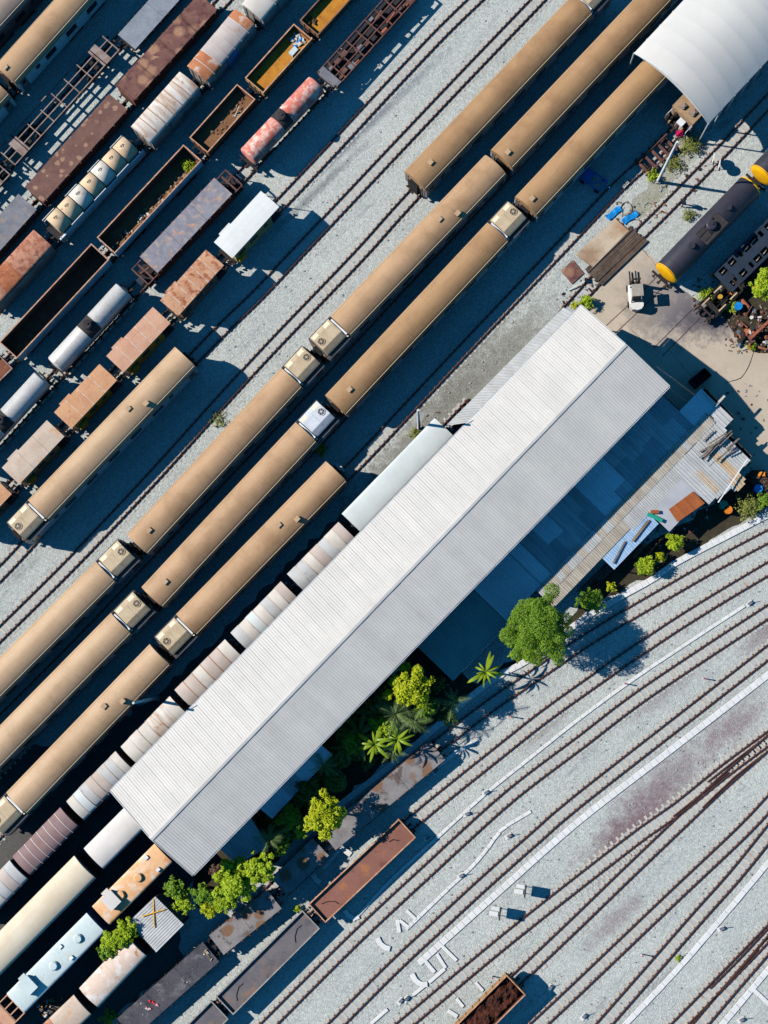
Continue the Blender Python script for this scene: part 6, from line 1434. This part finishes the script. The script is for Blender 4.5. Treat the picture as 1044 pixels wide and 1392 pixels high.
def tarp(p,lab,seed):
    from mathutils import noise as mn
    t=stand('blue_sheet',lab,'plastic sheet',p,0,0.6,'blue plastic scraps'); b=MB(); n=12
    for i in range(n+1):
        for j in range(6): x=-0.8+1.6*i/n; y=-0.28+0.56*j/5; q=mn.noise(Vector((x*2+seed*5,y*2,seed))); b.v.append((x,y+0.35*mn.noise(Vector((x*1.2,seed*3,0))),0.1+0.18*abs(q)))
    for i in range(n):
        for j in range(5): k=i*6+j; b.face((k,k+6,k+7,k+1),0,True)
    b.build('cloth','blue_tarp',t)
tarp((834,290),'left bright blue plastic scrap by the tan concrete pad',1); tarp((856,296),'right bright blue plastic scrap by the tan concrete pad',2); 
t=stand('hose_coil','loop of grey hose lying beside the blue plastic scraps','hose',(851,284)); b=MB(); bm=bmesh.new()
b.tube([(0.5*math.cos(2*math.pi*k/20),0.62*math.sin(2*math.pi*k/20),0.05+0.03*math.sin(k)) for k in range(21)],0.045,8); b.build('ring','side_grey',t)
for p,l,m,r in [((1001,419),'light blue drum with a pale lid in front of the scrap','blue_tarp',0.36),((1031,393),'orange drum in the bush beside the scrap heap','orange',0.42),((985,744),'x','orange',0.4)][:2]:
    t=stand('drum',l,'drum',p,0,0,'drums'); b=MB(); b.cyl((0,0,0),(0,0,0.85),r,n=18); b.build('shell',m,t); b=MB(); b.cyl((0,0,0.85),(0,0,0.9),r*1.04,n=18); b.cyl((0.1,0.05,0.9),(0.1,0.05,0.93),0.07,n=8); b.build('lid',m,t)
for p,l,m in [((984,686),'green drum below the white corner roof','green_sheet'),((990,693),'orange drum below the white corner roof','orange'),((1031,664),'blue drum at the foot of the dead brush','blue_tarp')]:
    t=stand('drum',l,'drum',p,0.8,0,'drums'); b=MB(); b.cyl((0,0,0),(0,0,0.8),0.36,n=18); b.build('shell',m,t); b=MB(); b.cyl((0,0,0.8),(0,0,0.85),0.38,n=18); b.build('lid',m,t)
# scrap heap
t=stand('scrap_heap','heap of rusty scrap metal at the right edge by the concrete','scrap heap',(1028,448)); rr=random.Random(77)
for k in range(90):
    x=rr.uniform(-2.0,2.6); y=rr.uniform(-1.9,2.0)
    if x-0.6*y<-1.9 : continue
    z=0.1+max(0,0.9-0.25*math.hypot(x-0.6,y))*rr.random(); m=rr.choice(['rust','frame_rust','pipe_rust','side_dark','grey_flat','rust_orange','debris_b','steel_dark','frame_rust']); b=MB(); an=rr.uniform(0,3.14); d=Vector((math.cos(an),math.sin(an),rr.uniform(-.25,.25))); l=rr.uniform(0.15,0.55)
    ty=rr.randrange(4); c_=Vector((x,y,z+0.1))
    if ty==0: b.cyl(c_-d*l,c_+d*l,rr.uniform(.04,.13),n=9)
    elif ty==1: b.obox(c_,d*l,Vector((-d.y,d.x,0))*rr.uniform(.08,.25),Vector((0,0,.025)))
    elif ty==2: b.bar(c_-d*l*1.4,c_+d*l*1.4,rr.uniform(.03,.08))
    else: b.cyl(c_,c_+Vector((rr.uniform(-.05,.05),rr.uniform(-.05,.05),.1)),rr.uniform(.08,.2),n=12)
    b.build('scrap_piece',m,t)
b=MB(); b.box(-1.6,1.6,-0.12,0.12,0.6,0.66); b.box(-1.6,1.6,-0.02,0.02,0.66,0.85); b.box(-1.6,1.6,-0.12,0.12,0.85,0.91); q=at((1036,445),0.6); tag(b.build('steel_girder','pipe_rust',None,(q.x,q.y,0.15),(0,0,R(43))),'long rusty girder lying on the scrap heap','girder')
b=MB(); b.cyl((-0.5,0,0.3),(0.5,0,0.3),0.2,n=14); q=at((1013,413),0.3); tag(b.build('rust_cylinder','pipe_rust',None,(q.x,q.y,0),(0,0,R(-50))),'rusty red cylinder lying above the scrap heap','cylinder')
t=stand('brush_pile','pile of brown dead brush and orange rubbish right of the corner roof','brush pile',(1032,652)); b=MB(); leaf_cloud(b,[((0,0,0.5),(0.9,0.8,0.5)),((0.5,-0.6,0.4),(0.6,0.6,0.4))],900,0.14,random.Random(8)); b.build('twigs','brush_dead',t); b=MB(); b.obox((0,0.4,0.95),Vector((0.3,0,0.05)),Vector((0,0.2,0)),Vector((0,0,0.04))); b.build('rubbish','orange',t)
# pipes and rails stored beneath the awning
for k in range(9):
    a=ab(640+3*k,108+2.3*k); e=ab(735+2*k,112+2.3*k); A=at(a,0.2); B=at(e,0.2); o=(A+B)/2; b=MB(); b.cyl(A-o,B-o,0.05,n=8); tag(b.build('stored_pipe','pipe_rust' if k%2 else 'steel_dark',None,o+Vector((0,0,0.06*(k%3)))),'long rusty bar in the stack below the blue awning','bar','bars stored below the awning')
for k in range(2):
    a=ab(726,128+3*k); e=ab(752,127+3*k); A=at(a,0.35); B=at(e,0.35); o=(A+B)/2; b=MB(); b.cyl(A-o,B-o,0.07,n=8); tag(b.build('orange_pipe','rust_orange',None,o),'orange pipe in the sun below the blue awning','pipe','orange pipes below the awning')
# old bogie frames and rails rusting under the tent track
c,rz,L=frame((870,231),(914,190),0.5); t=thing('rusty_bogie','rusty bogie frame on the shaded track before the rail machine','bogie',c,rz); b=MB()
for s in (-1,1): b.box(-L/2,L/2,s*0.75-0.08,s*0.75+0.08,0.4,0.62)
b.build('side_frame','frame_rust',t)
for k in range(5):
    x=-L/2+0.4+k*(L-0.8)/4; b=MB(); b.box(x-0.12,x+0.12,-0.95,0.95,0.32,0.5); b.build('cross_bar','frame_rust',t)
    for s in (-1,1): b=MB(); b.cyl((x,s*0.95,0.3),(x,s*0.95,0.62),0.1,n=10); b.build('spring','frame_rust',t)
for x in (-L/3,L/3): inst(wheelset_mesh(),'wheelset',t,(x,0,0),None,(0.75,1,0.75))
# white boxes at coach ends, bits of litter
for p,l in [((258,494),'white step box at the end of the lone coach'),((462,636),'white step box at the end of the coach nearest the shed')]:
    q=at(p,0.9); b=MB(); b.box(-0.16,0.16,-0.5,0.5,0.0,0.9); b.box(-0.2,0.2,-0.54,0.54,0.9,0.97); tag(b.build('step_box','white_stain',None,(q.x,q.y,0),(0,0,R(46))),l,'step box','white step boxes')
t=stand('rubbish_pile','pile of mixed rubbish beside the pinkish frame at the bottom left','rubbish pile',(70,1372)); rubble(t,-1.2,1.4,-1.0,1.0,0.05,40,['debris_a','debris_b','debris_c','orange','stone','green_sheet'],0.08,0.3,31)
t=stand('steel_bin','dark open steel bin in the shadow of the shed gable','bin',(950,516),0,R(40)); b=MB(); b.box(-0.9,0.9,-0.5,0.5,0,0.08); b.build('floor','black',t)
for s in (-1,1):
    b=MB(); b.box(-0.9,0.9,min(s*0.5,s*0.45),max(s*0.5,s*0.45),0,1.0); b.build('side','side_dark',t); b=MB(); b.box(min(s*0.9,s*0.85),max(s*0.9,s*0.85),-0.45,0.45,0,1.0); b.build('end','side_dark',t)
rr=random.Random(91)
b=MB()      # litter, offcuts and dirt clods along the untidy edges of the yard
zones=[((742,120),(935,165),260,'ab'),((985,415),(1044,480),120,'px'),((835,275),(905,305),60,'px'),((895,175),(960,260),90,'px'),((955,520),(1044,640),60,'px'),((560,560),(620,600),30,'px'),((765,380),(812,420),50,'px'),((940,380),(985,430),50,'px')]
for (p,q_,n,kd) in zones:
    for k in range(n):
        c_=(rr.uniform(p[0],q_[0]),rr.uniform(p[1],q_[1])); c_=ab(*c_) if kd=='ab' else c_
        w_=at(c_,0); s=rr.uniform(0.03,0.16); an=rr.uniform(0,3.1); d=Vector((math.cos(an),math.sin(an),0)); b.obox((w_.x,w_.y,0.02+s*0.25),d*s,Vector((-d.y,d.x,0.1))*s*rr.uniform(.2,.7),Vector((0,0,s*0.3)),rr.randrange(6))
tag(b.build('yard_litter',['debris_c','wood_grey','debris_a','stone','rust','side_dark']),'scattered offcuts, clods and litter along the untidy yard edges','litter',kind='stuff')
# stray ballast lumps and litter catching the sun
b=MB()
for k in range(900):
    px=(rr.uniform(450,1044),rr.uniform(800,1392)) if k%3 else (rr.uniform(300,760),rr.uniform(0,560)); q=at(px,0); s=rr.uniform(0.03,0.08)
    b.obox((q.x,q.y,s*0.5),Vector((s,s*0.3,0)),Vector((-s*0.3,s*0.8,0.02)),Vector((0.01,0,s*0.6)))
tag(b.build('ballast_stones','stone'),'loose pale ballast stones scattered over the gravel','gravel',kind='stuff')
